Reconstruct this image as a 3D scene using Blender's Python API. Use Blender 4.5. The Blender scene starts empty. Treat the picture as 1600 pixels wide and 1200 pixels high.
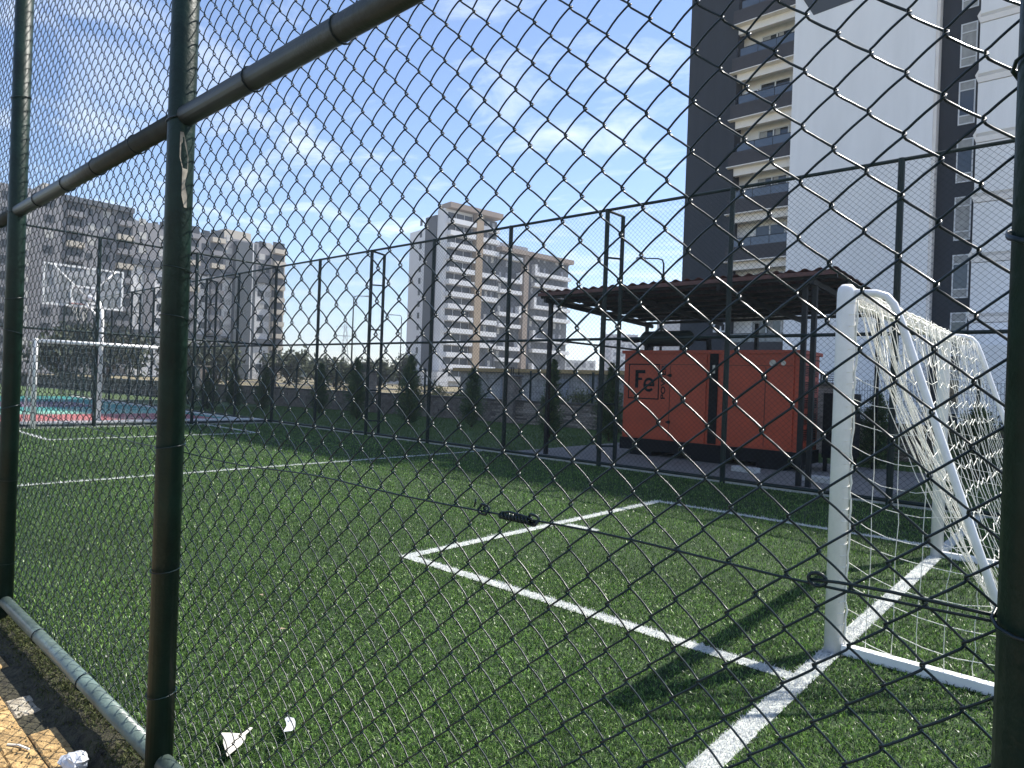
import bpy, math, random
import numpy as np
from mathutils import Vector, Matrix
R = math.radians
random.seed(7); rng = np.random.default_rng(11)
S = bpy.context.scene
C = S.collection

# ------------------------------------------------------------------ camera, world, sun, exposure
cd = bpy.data.cameras.new('camera'); cam = bpy.data.objects.new('camera', cd); C.objects.link(cam)
_y, _p, _r, _f = -0.726716, -0.002163, 0.036762, 1039.487
F = Vector((math.sin(_y)*math.cos(_p), math.cos(_y)*math.cos(_p), math.sin(_p)))
R0 = Vector((math.cos(_y), -math.sin(_y), 0)); U0 = R0.cross(F)
Rv = R0*math.cos(_r)+U0*math.sin(_r); Uv = -R0*math.sin(_r)+U0*math.cos(_r)
M4 = Matrix((Rv, Uv, -F)).transposed().to_4x4(); M4.translation = (0, 0, 1.42)
cam.matrix_world = M4
cd.sensor_width = 36; cd.lens = _f/1600*36; cd.clip_start = .05; cd.clip_end = 4000
S.camera = cam
SUN_AZ, SUN_EL = 20.4, 52.9            # azimuth from +Y towards +X
sd = bpy.data.lights.new('sun', 'SUN'); sun = bpy.data.objects.new('sun', sd); C.objects.link(sun)
sd.energy = 5.0; sd.angle = R(.53); sd.color = (1, .95, .87)
sdir = Vector((math.sin(R(SUN_AZ))*math.cos(R(SUN_EL)), math.cos(R(SUN_AZ))*math.cos(R(SUN_EL)), math.sin(R(SUN_EL))))
sun.rotation_euler = sdir.to_track_quat('Z', 'Y').to_euler()
w = bpy.data.worlds.new('World'); S.world = w; w.use_nodes = True
nt = w.node_tree; bg = nt.nodes['Background']; bg.inputs[1].default_value = .105
sk = nt.nodes.new('ShaderNodeTexSky'); sk.sky_type = 'NISHITA'; sk.sun_disc = False
sk.sun_elevation = R(SUN_EL); sk.sun_rotation = R(SUN_AZ); sk.altitude = 50; sk.air_density = 1.0; sk.dust_density = .12; sk.ozone_density = 2.2
tc = nt.nodes.new('ShaderNodeTexCoord'); sep = nt.nodes.new('ShaderNodeSeparateXYZ'); nt.links.new(tc.outputs['Generated'], sep.inputs[0])
def wm(op, a, b=None):
    n = nt.nodes.new('ShaderNodeMath'); n.operation = op
    for i, v in enumerate((a, b)):
        if v is None: continue
        if isinstance(v, (int, float)): n.inputs[i].default_value = v
        else: nt.links.new(v, n.inputs[i])
    return n.outputs[0]
zz = wm('MAXIMUM', sep.outputs[2], .03)
cmb = nt.nodes.new('ShaderNodeCombineXYZ')
nt.links.new(wm('DIVIDE', sep.outputs[0], zz), cmb.inputs[0]); nt.links.new(wm('DIVIDE', sep.outputs[1], zz), cmb.inputs[1])
mp = nt.nodes.new('ShaderNodeMapping'); mp.inputs['Rotation'].default_value = (0, 0, R(28)); mp.inputs['Scale'].default_value = (.8, 1.15, 1); mp.inputs['Location'].default_value = (1.3, .4, 0)
nt.links.new(cmb.outputs[0], mp.inputs[0])
nz = nt.nodes.new('ShaderNodeTexNoise'); nz.inputs['Scale'].default_value = 1.7; nz.inputs['Detail'].default_value = 9; nz.inputs['Roughness'].default_value = .6; nz.inputs['Distortion'].default_value = .5
nt.links.new(mp.outputs[0], nz.inputs[0])
cr = nt.nodes.new('ShaderNodeValToRGB'); cr.color_ramp.elements[0].position = .51; cr.color_ramp.elements[1].position = .80
nt.links.new(nz.outputs[0], cr.inputs[0])
fac = wm('MULTIPLY', cr.outputs[0], wm('MINIMUM', wm('MULTIPLY', sep.outputs[2], 6), 1))
mx = nt.nodes.new('ShaderNodeMix'); mx.data_type = 'RGBA'; mx.inputs[7].default_value = (6.6, 7.0, 7.6, 1)
nt.links.new(wm('MULTIPLY', fac, .75), mx.inputs[0])
tint = nt.nodes.new('ShaderNodeMix'); tint.data_type = 'RGBA'; tint.blend_type = 'MULTIPLY'; tint.inputs[0].default_value = 1; tint.inputs[7].default_value = (.97, .96, 1.02, 1)
nt.links.new(sk.outputs[0], tint.inputs[6]); nt.links.new(tint.outputs[2], mx.inputs[6]); nt.links.new(mx.outputs[2], bg.inputs[0])
S.view_settings.view_transform = 'Standard'; S.view_settings.look = 'None'; S.view_settings.gamma = 1; S.view_settings.use_curve_mapping = False
S.view_settings.exposure = 1.05
try: S.cycles.max_bounces = 6; S.cycles.transparent_max_bounces = 12
except Exception: pass

# ------------------------------------------------------------------ materials
def mat(name, col, rough=.6, var=.15, scale=8, bump=0, bscale=None, metal=0, spec=.5, col2=None, detail=6, stretch=None, attr=None, trans=0, coords='Object'):
    m = bpy.data.materials.new(name); m.use_nodes = True; t = m.node_tree; b = t.nodes['Principled BSDF']
    b.inputs['Roughness'].default_value = rough; b.inputs['Metallic'].default_value = metal; b.inputs['Specular IOR Level'].default_value = spec
    co = t.nodes.new('ShaderNodeTexCoord'); src = co.outputs[coords]
    if stretch:
        mm = t.nodes.new('ShaderNodeMapping'); mm.inputs['Scale'].default_value = stretch; t.links.new(src, mm.inputs[0]); src = mm.outputs[0]
    n = t.nodes.new('ShaderNodeTexNoise'); n.inputs['Scale'].default_value = scale; n.inputs['Detail'].default_value = detail; n.inputs['Roughness'].default_value = .65
    t.links.new(src, n.inputs[0])
    rp = t.nodes.new('ShaderNodeValToRGB'); rp.color_ramp.elements[0].position = .32; rp.color_ramp.elements[1].position = .68
    a = [c*(1-var) for c in col]; c2 = col2 if col2 else [min(1, c*(1+var)) for c in col]
    rp.color_ramp.elements[0].color = (*a, 1); rp.color_ramp.elements[1].color = (*c2, 1)
    t.links.new(n.outputs[0], rp.inputs[0]); out = rp.outputs[0]
    if attr:
        at = t.nodes.new('ShaderNodeAttribute'); at.attribute_name = attr
        x = t.nodes.new('ShaderNodeMix'); x.data_type = 'RGBA'; x.blend_type = 'MULTIPLY'; x.inputs[0].default_value = 1
        t.links.new(at.outputs[0], x.inputs[6]); t.links.new(out, x.inputs[7]); out = x.outputs[2]
    t.links.new(out, b.inputs['Base Color'])
    if bump:
        n2 = t.nodes.new('ShaderNodeTexNoise'); n2.inputs['Scale'].default_value = bscale or scale*4; n2.inputs['Detail'].default_value = 5
        t.links.new(src, n2.inputs[0]); bp = t.nodes.new('ShaderNodeBump'); bp.inputs['Strength'].default_value = bump; bp.inputs['Distance'].default_value = .02
        t.links.new(n2.outputs[0], bp.inputs['Height']); t.links.new(bp.outputs[0], b.inputs['Normal'])
    if trans:
        tr = t.nodes.new('ShaderNodeBsdfTranslucent'); t.links.new(out, tr.inputs[0]); mxs = t.nodes.new('ShaderNodeMixShader'); mxs.inputs[0].default_value = trans
        t.links.new(b.outputs[0], mxs.inputs[1]); t.links.new(tr.outputs[0], mxs.inputs[2]); t.links.new(mxs.outputs[0], t.nodes['Material Output'].inputs[0])
    return m
MT = {}
MT['post'] = mat('green painted steel', (.006, .020, .015), .45, .35, 9, .15, 60, spec=.25)
MT['rail'] = mat('pale green pipe', (.10, .14, .125), .33, .35, 7, .15, 50, spec=.6)  # bottom pipe, paler than the other rails
MT['rail2'] = mat('grey olive pipe', (.026, .032, .028), .42, .3, 7, .12, 50, spec=.3)
MT['wire'] = mat('dark green coated wire', (.006, .016, .020), .30, .25, 30, spec=.30)
MT['ffence'] = mat('dark green fence paint', (.008, .020, .019), .45, .3, 6, spec=.25)
MT['turfbase'] = mat('turf backing', (.012, .032, .008), .9, .5, 70, .6, 240, col2=(.030, .070, .014))
MT['turf'] = mat('turf blades', (1, 1, 1), .36, .15, 1.3, attr='tint', spec=.45, trans=.35)
MT['line'] = mat('white turf line', (.42, .45, .42), .5, .1, 60, .5, 250)
MT['lawn'] = mat('lawn ground', (.045, .085, .022), .9, .4, 3, .6, 60, col2=(.10, .16, .04))
MT['dry'] = mat('dry ground', (.20, .17, .10), .95, .35, .35, .5, 8, col2=(.34, .29, .17))
MT['pad'] = mat('rough concrete gravel', (.24, .23, .215), .95, .3, 25, .9, 90)
MT['kerb'] = mat('concrete kerb', (.50, .50, .48), .85, .15, 15, .3, 80)
MT['court_red'] = mat('red court coating', (.30, .085, .08), .7, .12, 3)
MT['court_teal'] = mat('teal court coating', (.025, .19, .17), .7, .12, 3)
MT['court_purple'] = mat('purple court coating', (.09, .06, .10), .7, .12, 3)
MT['court_mint'] = mat('mint court line', (.16, .34, .26), .7, .1, 3)
MT['white'] = mat('white goal paint', (.80, .80, .80), .35, .06, 12, .05, 60)
MT['net'] = mat('white net cord', (.78, .77, .70), .7, .08, 30)
MT['orange'] = mat('orange red enamel', (.42, .050, .015), .42, .12, 2.2, .04, 30)
MT['black'] = mat('black enamel', (.008, .009, .012), .6, .3, 6, spec=.15)
MT['seam'] = mat('dark seam', (.06, .012, .008), .6, .2, 6)
MT['sticker'] = mat('pale sticker', (.62, .60, .55), .6, .15, 30)
MT['tank'] = mat('dark green tank', (.014, .028, .028), .42, .25, 5)
MT['roofred'] = mat('dark red roof sheet', (.10, .035, .030), .5, .35, 3)
MT['steel'] = mat('dark steel tube', (.012, .015, .017), .5, .3, 6, spec=.2)
MT['galv'] = mat('galvanised edge', (.55, .56, .56), .4, .15, 6, metal=.3)
MT['stone'] = mat('split slate', (.20, .17, .145), .85, .4, 6, .5, 50, col2=(.36, .31, .27))
MT['cap'] = mat('wall cap', (.10, .09, .08), .85, .2, 6, .3, 40)
MT['t_dark'] = mat('anthracite render', (.036, .042, .052), .85, .12, 1.2, .2, 20, stretch=(1, 1, .15))
MT['t_white'] = mat('white render', (.82, .82, .83), .85, .05, 1.2, .15, 20, stretch=(1, 1, .12))
MT['t_beige'] = mat('cream trim', (.80, .76, .72), .8, .06, 2)
MT['t_loggia'] = mat('cream loggia wall', (.86, .84, .81), .85, .06, 2)
MT['t_para'] = mat('brown grey parapet', (.052, .050, .056), .75, .1, 2)
MT['glass'] = mat('dark window glass', (.030, .038, .045), .08, .3, .5, spec=.9)
MT['farglass'] = mat('far window glass', (.022, .026, .032), .35, .3, .5, spec=.35)
MT['railglass'] = mat('blue grey rail glass', (.07, .09, .12), .12, .2, .6, spec=.9)
MT['frame'] = mat('white window frame', (.72, .73, .74), .5, .05, 4)
MT['curtain'] = mat('pale curtain', (.38, .38, .37), .8, .2, 3)
MT['m_white'] = mat('far white wall', (.62, .63, .66), .9, .06, .1)
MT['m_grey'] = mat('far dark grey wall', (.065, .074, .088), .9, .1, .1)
MT['m_mid'] = mat('far mid grey wall', (.26, .27, .30), .9, .08, .1)
MT['m_orange'] = mat('terracotta panel', (.30, .23, .16), .9, .1, .3)
MT['m_brown'] = mat('brown cornice', (.25, .20, .165), .9, .1, .3)
MT['l_mauve'] = mat('mauve grey render', (.19, .19, .205), .9, .12, .12)
MT['l_light'] = mat('light grey render', (.60, .60, .61), .9, .1, .12)
MT['l_beige'] = mat('beige render', (.42, .38, .32), .9, .1, .12)
MT['l_dark'] = mat('blue grey shaft render', (.06, .072, .085), .9, .15, .15)
MT['ochre'] = mat('ochre parapet', (.32, .23, .11), .9, .2, 2)
MT['lowwall'] = mat('low building wall', (.34, .33, .32), .9, .4, 1.2)
MT['bark'] = mat('bark', (.07, .05, .035), .9, .3, 20, .5)
MT['needle'] = mat('conifer needles', (1, 1, 1), .75, .3, 3, attr='tint', trans=.15)
MT['weed'] = mat('dry weeds', (1, 1, 1), .9, .3, 1, attr='tint', trans=.3)
MT['pave_o'] = mat('ochre paver', (.36, .22, .085), .9, .6, 22, .6, 120, col2=(.66, .44, .19))
MT['pave_w'] = mat('worn pale paver', (.36, .29, .20), .9, .6, 22, .6, 120, col2=(.62, .56, .44))
MT['pave_far'] = mat('grey concrete paving', (.15, .14, .125), .9, .3, 6, .5, 60)  # unseen sheet, greyed to keep ochre bounce light off the posts
MT['soil'] = mat('dark soil', (.025, .022, .015), .95, .5, 25, .8, 80, col2=(.07, .065, .035))
MT['paper'] = mat('white paper', (.62, .59, .52), .8, .15, 25)
MT['plastic'] = mat('crumpled white plastic', (.55, .57, .60), .3, .12, 14, .4, 40)
MT['rust'] = mat('peeled paint', (.30, .27, .22), .8, .4, 40)
MT['asphalt'] = mat('asphalt', (.05, .05, .052), .9, .2, 4)
MT['farwood'] = mat('distant wood', (.09, .12, .08), .95, .3, .2)
MT['fargrey'] = mat('distant pale building', (.42, .40, .42), .9, .12, .3)

def obj_random(m, lo, hi):
    t = m.node_tree; b = t.nodes['Principled BSDF']; src = b.inputs['Base Color'].links[0].from_socket
    oi = t.nodes.new('ShaderNodeObjectInfo'); mr = t.nodes.new('ShaderNodeMapRange'); mr.inputs[3].default_value = lo; mr.inputs[4].default_value = hi
    t.links.new(oi.outputs['Random'], mr.inputs[0]); x = t.nodes.new('ShaderNodeVectorMath'); x.operation = 'SCALE'
    t.links.new(src, x.inputs[0]); t.links.new(mr.outputs[0], x.inputs['Scale']); t.links.new(x.outputs[0], b.inputs['Base Color'])
obj_random(MT['stone'], .55, 1.7); obj_random(MT['pave_o'], .8, 1.15); obj_random(MT['pave_w'], .8, 1.15)

# ------------------------------------------------------------------ helpers
class MB:
    def __init__(s): s.v = []; s.f = []
    def box(s, x0, x1, y0, y1, z0, z1):
        b = len(s.v)
        for z in (z0, z1): s.v += [(x0, y0, z), (x1, y0, z), (x1, y1, z), (x0, y1, z)]
        s.f += [(b, b+3, b+2, b+1), (b+4, b+5, b+6, b+7)] + [(b+i, b+(i+1) % 4, b+4+(i+1) % 4, b+4+i) for i in range(4)]
        return s
    def chamfer(s, x0, x1, y0, y1, z0, z1, c):   # box with bevelled upper rim
        b = len(s.v)
        s.v += [(x0, y0, z0), (x1, y0, z0), (x1, y1, z0), (x0, y1, z0), (x0, y0, z1-c), (x1, y0, z1-c), (x1, y1, z1-c), (x0, y1, z1-c),
                (x0+c, y0+c, z1), (x1-c, y0+c, z1), (x1-c, y1-c, z1), (x0+c, y1-c, z1)]
        for k in (0, 4): s.f += [(b+k+i, b+k+(i+1) % 4, b+k+4+(i+1) % 4, b+k+4+i) for i in range(4)]
        s.f.append((b+8, b+9, b+10, b+11)); return s
    def tube(s, pts, r, n=8, cap=True, rr=None):
        pts = [Vector(p) for p in pts]; b = len(s.v); up = None
        for i, p in enumerate(pts):
            d = (pts[min(i+1, len(pts)-1)]-pts[max(i-1, 0)]).normalized()
            if up is None: up = d.orthogonal().normalized()
            else:
                up = up-d*up.dot(d); up = up.normalized() if up.length > 1e-6 else d.orthogonal().normalized()
            q = d.cross(up); ra = rr[i] if rr else r
            for k in range(n):
                a = 2*math.pi*k/n; s.v.append(tuple(p+(up*math.cos(a)+q*math.sin(a))*ra))
        for i in range(len(pts)-1):
            for k in range(n):
                k2 = (k+1) % n; s.f.append((b+i*n+k, b+i*n+k2, b+(i+1)*n+k2, b+(i+1)*n+k))
        if cap: s.f.append(tuple(b+k for k in range(n-1, -1, -1))); s.f.append(tuple(b+(len(pts)-1)*n+k for k in range(n)))
        return s
    def poly(s, pts):
        b = len(s.v); s.v += [tuple(p) for p in pts]; s.f.append(tuple(range(b, b+len(pts)))); return s
    def prism(s, pts, d):      # pts planar polygon, extruded by vector d
        n = len(pts); b = len(s.v); d = Vector(d); s.v += [tuple(p) for p in pts]+[tuple(Vector(p)+d) for p in pts]
        s.f.append(tuple(range(b, b+n))); s.f.append(tuple(range(b+2*n-1, b+n-1, -1)))
        s.f += [(b+i, b+(i+1) % n, b+n+(i+1) % n, b+n+i) for i in range(n)]; return s
    def mesh(s, name, m, smooth=False):
        me = bpy.data.meshes.new(name); me.from_pydata(s.v, [], s.f); me.materials.append(m if not isinstance(m, str) else MT[m])
        if smooth: me.shade_smooth()
        me.update(); return me
    def obj(s, name, m, parent=None, smooth=False, **kw): return link(name, s.mesh(name, m, smooth), parent, **kw)
def link(name, me, parent=None, loc=None, rz=None, **kw):
    o = bpy.data.objects.new(name, me); C.objects.link(o)
    if parent: o.parent = parent
    if loc: o.location = loc
    if rz is not None: o.rotation_euler = (0, 0, rz)
    for k, v in kw.items(): o[k] = v
    return o
def empty(name, loc, label, cat, rz=0, group=None):
    o = link(name, None, None, loc, rz, label=label, category=cat)
    if group: o['group'] = group
    return o
def tagt(o, label, cat, group=None):
    o['label'] = label; o['category'] = cat
    if group: o['group'] = group
    return o
def copy_tree(o, parent=None):
    c = o.copy(); C.objects.link(c); c.parent = parent
    for ch in [x for x in o.children]: copy_tree(ch, c)
    return c
def smooth_auto(o):
    for p in o.data.polygons: p.use_smooth = len(p.vertices) == 4
def tris_obj(name, P, T, m, tint=None, parent=None, smooth=False, **kw):   # big numpy meshes
    me = bpy.data.meshes.new(name); nv, nf = len(P), len(T)
    me.vertices.add(nv); me.vertices.foreach_set('co', P.astype(np.float32).ravel())
    me.loops.add(nf*3); me.loops.foreach_set('vertex_index', T.astype(np.int32).ravel())
    me.polygons.add(nf); me.polygons.foreach_set('loop_start', np.arange(0, nf*3, 3, dtype=np.int32))
    me.materials.append(MT[m]); me.update(calc_edges=True)
    if tint is not None:
        a = me.color_attributes.new('tint', 'FLOAT_COLOR', 'POINT'); c4 = np.ones((nv, 4), np.float32); c4[:, :3] = tint; a.data.foreach_set('color', c4.ravel())
    return link(name, me, parent, **kw)

# ================================================================== THE GROUND
D = .945            # line of the near fence posts
FY = 9.887          # line of the far fence posts
EX = -18.1          # left end fence
RX = 2.3            # right end of the field
def sheet(name, pts, z, m, **kw):
    return MB().poly([(x, y, z) for x, y in pts]).obj(name, m, None, kind='structure', **kw)
sheet('ground', [(-900, -300), (500, -300), (500, 1500), (-900, 1500)], -.20, 'dry')
sheet('lawn', [(-60, 9.7), (14, 9.7), (14, 14.6), (6, 15.6), (-12.5, 18), (-22, 16.6), (-34, 14.3), (-60, 11.2)], -.012, 'lawn')
sheet('lawn', [(-80, -20), (-36.6, -20), (-36.6, 9.69), (-80, 9.69)], -.014, 'lawn')
MB().box(-18.2, RX, .985, 9.80, -.22, -.004).obj('turf_base', 'turfbase', None, kind='structure')
sheet('paving', [(-40, -8), (12, -8), (12, .02), (-40, .02)], -.072, 'pave_far')
sb = MB(); ny_ = [(.018, -.082), (.80, -.080), (.86, -.070), (.90, -.045), (.95, -.025), (1.0, -.014)]
for k in range(141):
    x = -14+k*.12
    for q, (y, z) in enumerate(ny_): sb.v.append((x, y+random.uniform(-.008, .008)*(0 < q < 5), z+random.uniform(-.006, .006)*(q > 1)*(q < 5)))
for k in range(140):
    for q in range(5): a = k*6+q; sb.f.append((a, a+6, a+7, a+1))
sb.obj('soil_strip', 'soil', None, True, kind='structure')

# pavers between the paving and the fence
pm = {}
for c, mm in (('o', 'pave_o'), ('w', 'pave_w')):
    pm[c] = [MB().chamfer(-.098, .098, -.048, .048, -.05, -.002+k*.002, .006).mesh('paver', mm) for k in range(3)]
pav = empty('pavement_edge', (-4, .4, -.07), 'strip of small ochre and pale worn pavers along the near fence', 'pavement')
pav['kind'] = 'structure'
n = 0
for j in range(8):
    for i in range(22):
        x = -6.0+i*.2+(j % 2)*.1+.8; y = .09+j*.1
        if j == 7 and random.random() < .45: continue
        c = 'w' if j == 4 or (j == 7 and random.random() < .5) else 'o'
        if random.random() < .10: c = 'w' if c == 'o' else 'o'
        o = link('paver', random.choice(pm[c]), pav, (x+4, y-.4, random.uniform(-.004, .003)), random.uniform(-.02, .02)); n += 1

# turf blades -------------------------------------------------------
LINES = [  # x0,x1,y0,y1
    (-9.49, -9.41, .99, 9.80), (-1.13, -1.03, .99, 9.80), (-17.90, -17.80, .99, 9.80),
    (-4.17, -1.13, 3.40, 3.50), (-4.17, -1.13, 7.42, 7.52), (-4.17, -4.07, 3.50, 7.42),
    (-17.80, -14.95, 3.58, 3.68), (-17.80, -14.95, 7.78, 7.88), (-15.05, -14.95, 3.68, 7.78),
    (-4.02, -3.66, 5.38, 5.50)]
def on_line(x, y):
    m = np.zeros(len(x), bool)
    for a, b, c, d in LINES: m |= (x > a) & (x < b) & (y > c) & (y < d)
    return m
for k, (a, b, c, d) in enumerate(LINES):
    MB().poly([(a, c, .002), (b, c, .002), (b, d, .002), (a, d, .002)]).obj('pitch_line', 'line', None, kind='structure')
def blades(n0, dmin, dmax, dens, hgt, wid, two):
    A = (RX+18.1)*(9.80-.99); n = int(A*dens)
    x = rng.uniform(-18.1, RX, n); y = rng.uniform(.99, 9.80, n); d = np.hypot(x, y); k = (d >= dmin) & (d < dmax)
    # keep the sector that can be seen (with room for a step aside)
    k &= (np.arctan2(x, y) < .35) | (d < 2.5)
    x = x[k]; y = y[k]; n = len(x); a = rng.uniform(0, 2*math.pi, n); lean = np.abs(rng.normal(0, .85, n)); la = rng.uniform(0, 2*math.pi, n)
    h = hgt*rng.uniform(.6, 1.15, n); wd = wid*rng.uniform(.7, 1.3, n)
    P0 = np.stack([x, y, np.zeros(n)], 1); W = np.stack([np.cos(a), np.sin(a), np.zeros(n)], 1)*wd[:, None]/2
    L = np.stack([np.cos(la)*np.sin(lean), np.sin(la)*np.sin(lean), np.cos(lean)], 1)*h[:, None]
    wh = on_line(x, y)
    g = rng.uniform(0, 1, n)[:, None]
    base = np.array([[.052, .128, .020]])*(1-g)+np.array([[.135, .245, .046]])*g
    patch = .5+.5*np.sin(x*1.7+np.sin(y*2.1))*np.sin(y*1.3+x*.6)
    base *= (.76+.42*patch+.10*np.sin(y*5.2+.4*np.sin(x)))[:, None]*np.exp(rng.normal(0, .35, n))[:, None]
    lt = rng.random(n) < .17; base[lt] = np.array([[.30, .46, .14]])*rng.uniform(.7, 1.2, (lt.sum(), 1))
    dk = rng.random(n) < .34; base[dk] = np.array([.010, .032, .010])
    base[wh] = np.array([.80, .81, .80])*rng.uniform(.75, 1, (wh.sum(), 1))
    if two:
        mid = P0+L*.5; tip = P0+L+np.stack([np.cos(la), np.sin(la), -np.ones(n)*.3], 1)*(h*.35)[:, None]
        V = np.stack([P0-W, P0+W, mid-W*.85, mid+W*.85, tip], 1); nvb = 5
        T = np.array([[0, 1, 3], [0, 3, 2], [2, 3, 4]])
    else:
        V = np.stack([P0-W, P0+W, P0+L], 1); nvb = 3; T = np.array([[0, 1, 2]])
    return V.reshape(-1, 3), (T[None]+np.arange(n)[:, None, None]*nvb).reshape(-1, 3), np.repeat(base, nvb, 0), np.repeat(wh, len(T))
Vs, Ts, Cs, Ws = [], [], [], []; off = 0
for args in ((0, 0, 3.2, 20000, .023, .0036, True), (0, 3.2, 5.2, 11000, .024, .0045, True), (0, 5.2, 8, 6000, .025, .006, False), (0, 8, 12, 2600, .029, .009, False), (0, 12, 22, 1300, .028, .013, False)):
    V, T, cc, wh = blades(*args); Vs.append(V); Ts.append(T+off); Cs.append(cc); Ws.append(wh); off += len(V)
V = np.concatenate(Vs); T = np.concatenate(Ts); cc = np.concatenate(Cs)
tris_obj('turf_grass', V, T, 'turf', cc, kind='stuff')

# court beyond the left fence
sheet('basketball_court', [(-36.5, -8), (-18.95, -8), (-18.95, 9.55), (-36.5, 9.55)], .000, 'court_teal')
sheet('court_band', [(-22.9, -8), (-18.95, -8), (-18.95, 9.2), (-22.9, 9.2)], .004, 'court_red')
sheet('court_line', [(-24.6, -8), (-23.0, -8), (-23.0, 9.2), (-24.6, 9.2)], .004, 'court_mint')
sheet('court_key', [(-31, 2), (-27.0, 2), (-27.0, 8.2), (-31, 8.2)], .004, 'court_purple')
MB().box(-18.95, -18.28, -8, 9.75, -.08, .085).obj('end_kerb', 'kerb', None, kind='structure')
MB().box(-36.5, -18.97, 9.57, 9.78, -.08, .03).obj('court_kerb', 'kerb', None, kind='structure')
MB().box(-18.2, 2.3, 9.90, 9.98, -.08, .03).obj('side_kerb', 'kerb', None, kind='structure')
MB().box(-9.0, -2.2, 9.985, 14.3, -.08, .02).obj('concrete_pad', 'pad', None, kind='structure')
sheet('road', [(-300, 48), (300, 70), (300, 78), (-300, 56)], -.19, 'asphalt')

# ================================================================== NEAR FENCE
MY = D+.048; HP, VP = .0434, .0405     # mesh plane, half diamond width and height
FZ = 4.56
nf = empty('mesh_fence', (0, D, 0), 'dark green diamond wire fence in front with thick round posts and pipes', 'fence')
def wire_path(flip, z0, z1, seed):
    r = random.Random(seed); pts = []; n = int((z1-z0)/VP); ph = 1 if flip else 0
    for i in range(n):
        za = z0+i*VP; s0 = (i+ph) % 2          # from left(0)->right or right->left
        for t in (.0, .085, .16, .34, .55, .76, .90):
            xx = min(1, max(0, (t-.07)/.86)); xx = xx if s0 == 0 else 1-xx
            b = 0 if t == 0 else (.0034*min(1, t/.10, (1-t)/.10)+.0040*math.sin(math.pi*t))
            yy = -b if s0 == 0 else b
            ex = (-.0016 if s0 == 0 else .0016) if t in (0, .085) else 0
            jit = r.uniform(-.0002, .0002)
            pts.append((xx*HP+ex+jit, yy, za+t*VP+jit))
    return pts
wm_ = [[MB().tube(wire_path(f, 0, FZ-.02, 10*k+f), .0019, 5, False).mesh('wire', 'wire', True) for k in range(4)] for f in (0, 1)]
x_anchor, z_anchor = -.901, 2.170
i0 = int((-9.3-x_anchor)/HP); i1 = int((2.3-x_anchor)/HP)
# knots of column i (x = x_anchor+i*HP) sit at z_anchor + (i odd ? VP : 0) + k*2VP
zb = (z_anchor) % (2*VP)
for i in range(i0, i1):
    f = i % 2
    # wire i spans columns i (left) and i+1 (right); left turn at knots of column i
    o = link('wire', wm_[f][random.randrange(4)], nf, (x_anchor+i*HP+random.uniform(-.0006, .0006), MY-D+random.uniform(-.001, .001), zb-2*VP+.02*0))
# posts
def post_mesh(r, h, n=20): return MB().tube([(0, 0, -.12), (0, 0, h)], r, n).mesh('post', 'post')
pmesh = post_mesh(.044, FZ+.03)
for p in pmesh.polygons: p.use_smooth = len(p.vertices) == 4
postx = [-9.27, -6.95, -4.68, -2.42, -.040, 2.26]
for x in postx: link('post', pmesh, nf, (x, 0, 0))
def pipe(x0, x1, z, r, m, y=0, parent=nf, name='rail'):
    mb = MB().tube([(x0, y, z), (x1, y, z)], r, 18); o = mb.obj(name, m, parent); smooth_auto(o); return o
for a, b in zip(postx[:-1], postx[1:]):
    pipe(a+.042, b-.042, 2.2945, .033, 'rail2'); pipe(a+.042, b-.042, FZ-.02, .033, 'rail2'); pipe(a+.042, b-.042, .065, .031, 'rail')
# wire ties round the rails and posts
def ring(r, th, axis, n=14, gap=0):
    pts = []
    for k in range(n+1):
        a = 2*math.pi*k/n; c, s_ = r*math.cos(a), r*math.sin(a)
        pts.append((0, c, s_) if axis == 'x' else (c, s_, .012*math.sin(a)))
    return MB().tube(pts, th, 5, False).mesh('tie', 'wire', True)
tx = ring(.036, .0026, 'x'); tz = ring(.0475, .0024, 'z')
for a, b in zip(postx[:-1], postx[1:]):
    for k in range(1, 5):
        x = a+(b-a)*(k/5+random.uniform(-.03, .03)); link('tie', tx, nf, (x, .002, 2.2945))
    for k in range(1, 3):
        x = a+(b-a)*(k/3+random.uniform(-.03, .03)); link('tie', tx, nf, (x, .002, .065))
for x in postx:
    for z in (.28, .74, 1.17, 1.62, 1.78, 2.29, 2.95, 3.6, 4.2):
        o = link('tie', tz, nf, (x, 0, z+random.uniform(-.02, .02)), random.uniform(-.4, .4)); o.scale = (1.02, 1.02, random.uniform(-1.6, 1.6))
# the tension wire with its twisted joint
pts = []
for k in range(60):
    x = -4.62+k*(4.58/59); pts.append((x, MY-D-.010+.002*math.sin(k), 1.158-.028*math.exp(-((x+2.6)/1.0)**2)+.004*math.sin(x*7)))
MB().tube(pts, .0021, 5).obj('tension_wire', 'wire', nf, True)
jx = -.86
jb = MB()
for s_ in (0, math.pi):
    jb.tube([(jx+t*.11, MY-D-.014+.006*math.cos(t*38+s_), 1.157+.0065*math.sin(t*38+s_)) for t in [q/40 for q in range(-10, 20)]], .0026, 5)
for cx in (-.075, .055): jb.tube([(jx+cx+.013*math.cos(a)*1.0, MY-D-.014+.004*math.sin(3*a), 1.160+.011*math.sin(a)) for a in [q*.5 for q in range(38)]], .0028, 5)
jb.tube([(jx-.03, MY-D-.014, 1.16), (jx+.0, MY-D-.02, 1.168), (jx+.05, MY-D-.015, 1.163), (jx+.06, MY-D-.012, 1.155), (jx, MY-D-.01, 1.15), (jx-.03, MY-D-.014, 1.157)], .0024, 5)
jb.tube([(jx-.10, MY-D-.016, 1.162), (jx-.085, MY-D-.03, 1.170), (jx-.082, MY-D-.03, 1.182)], .002, 5)
jb.obj('wire_joint', 'wire', nf, True)
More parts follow.
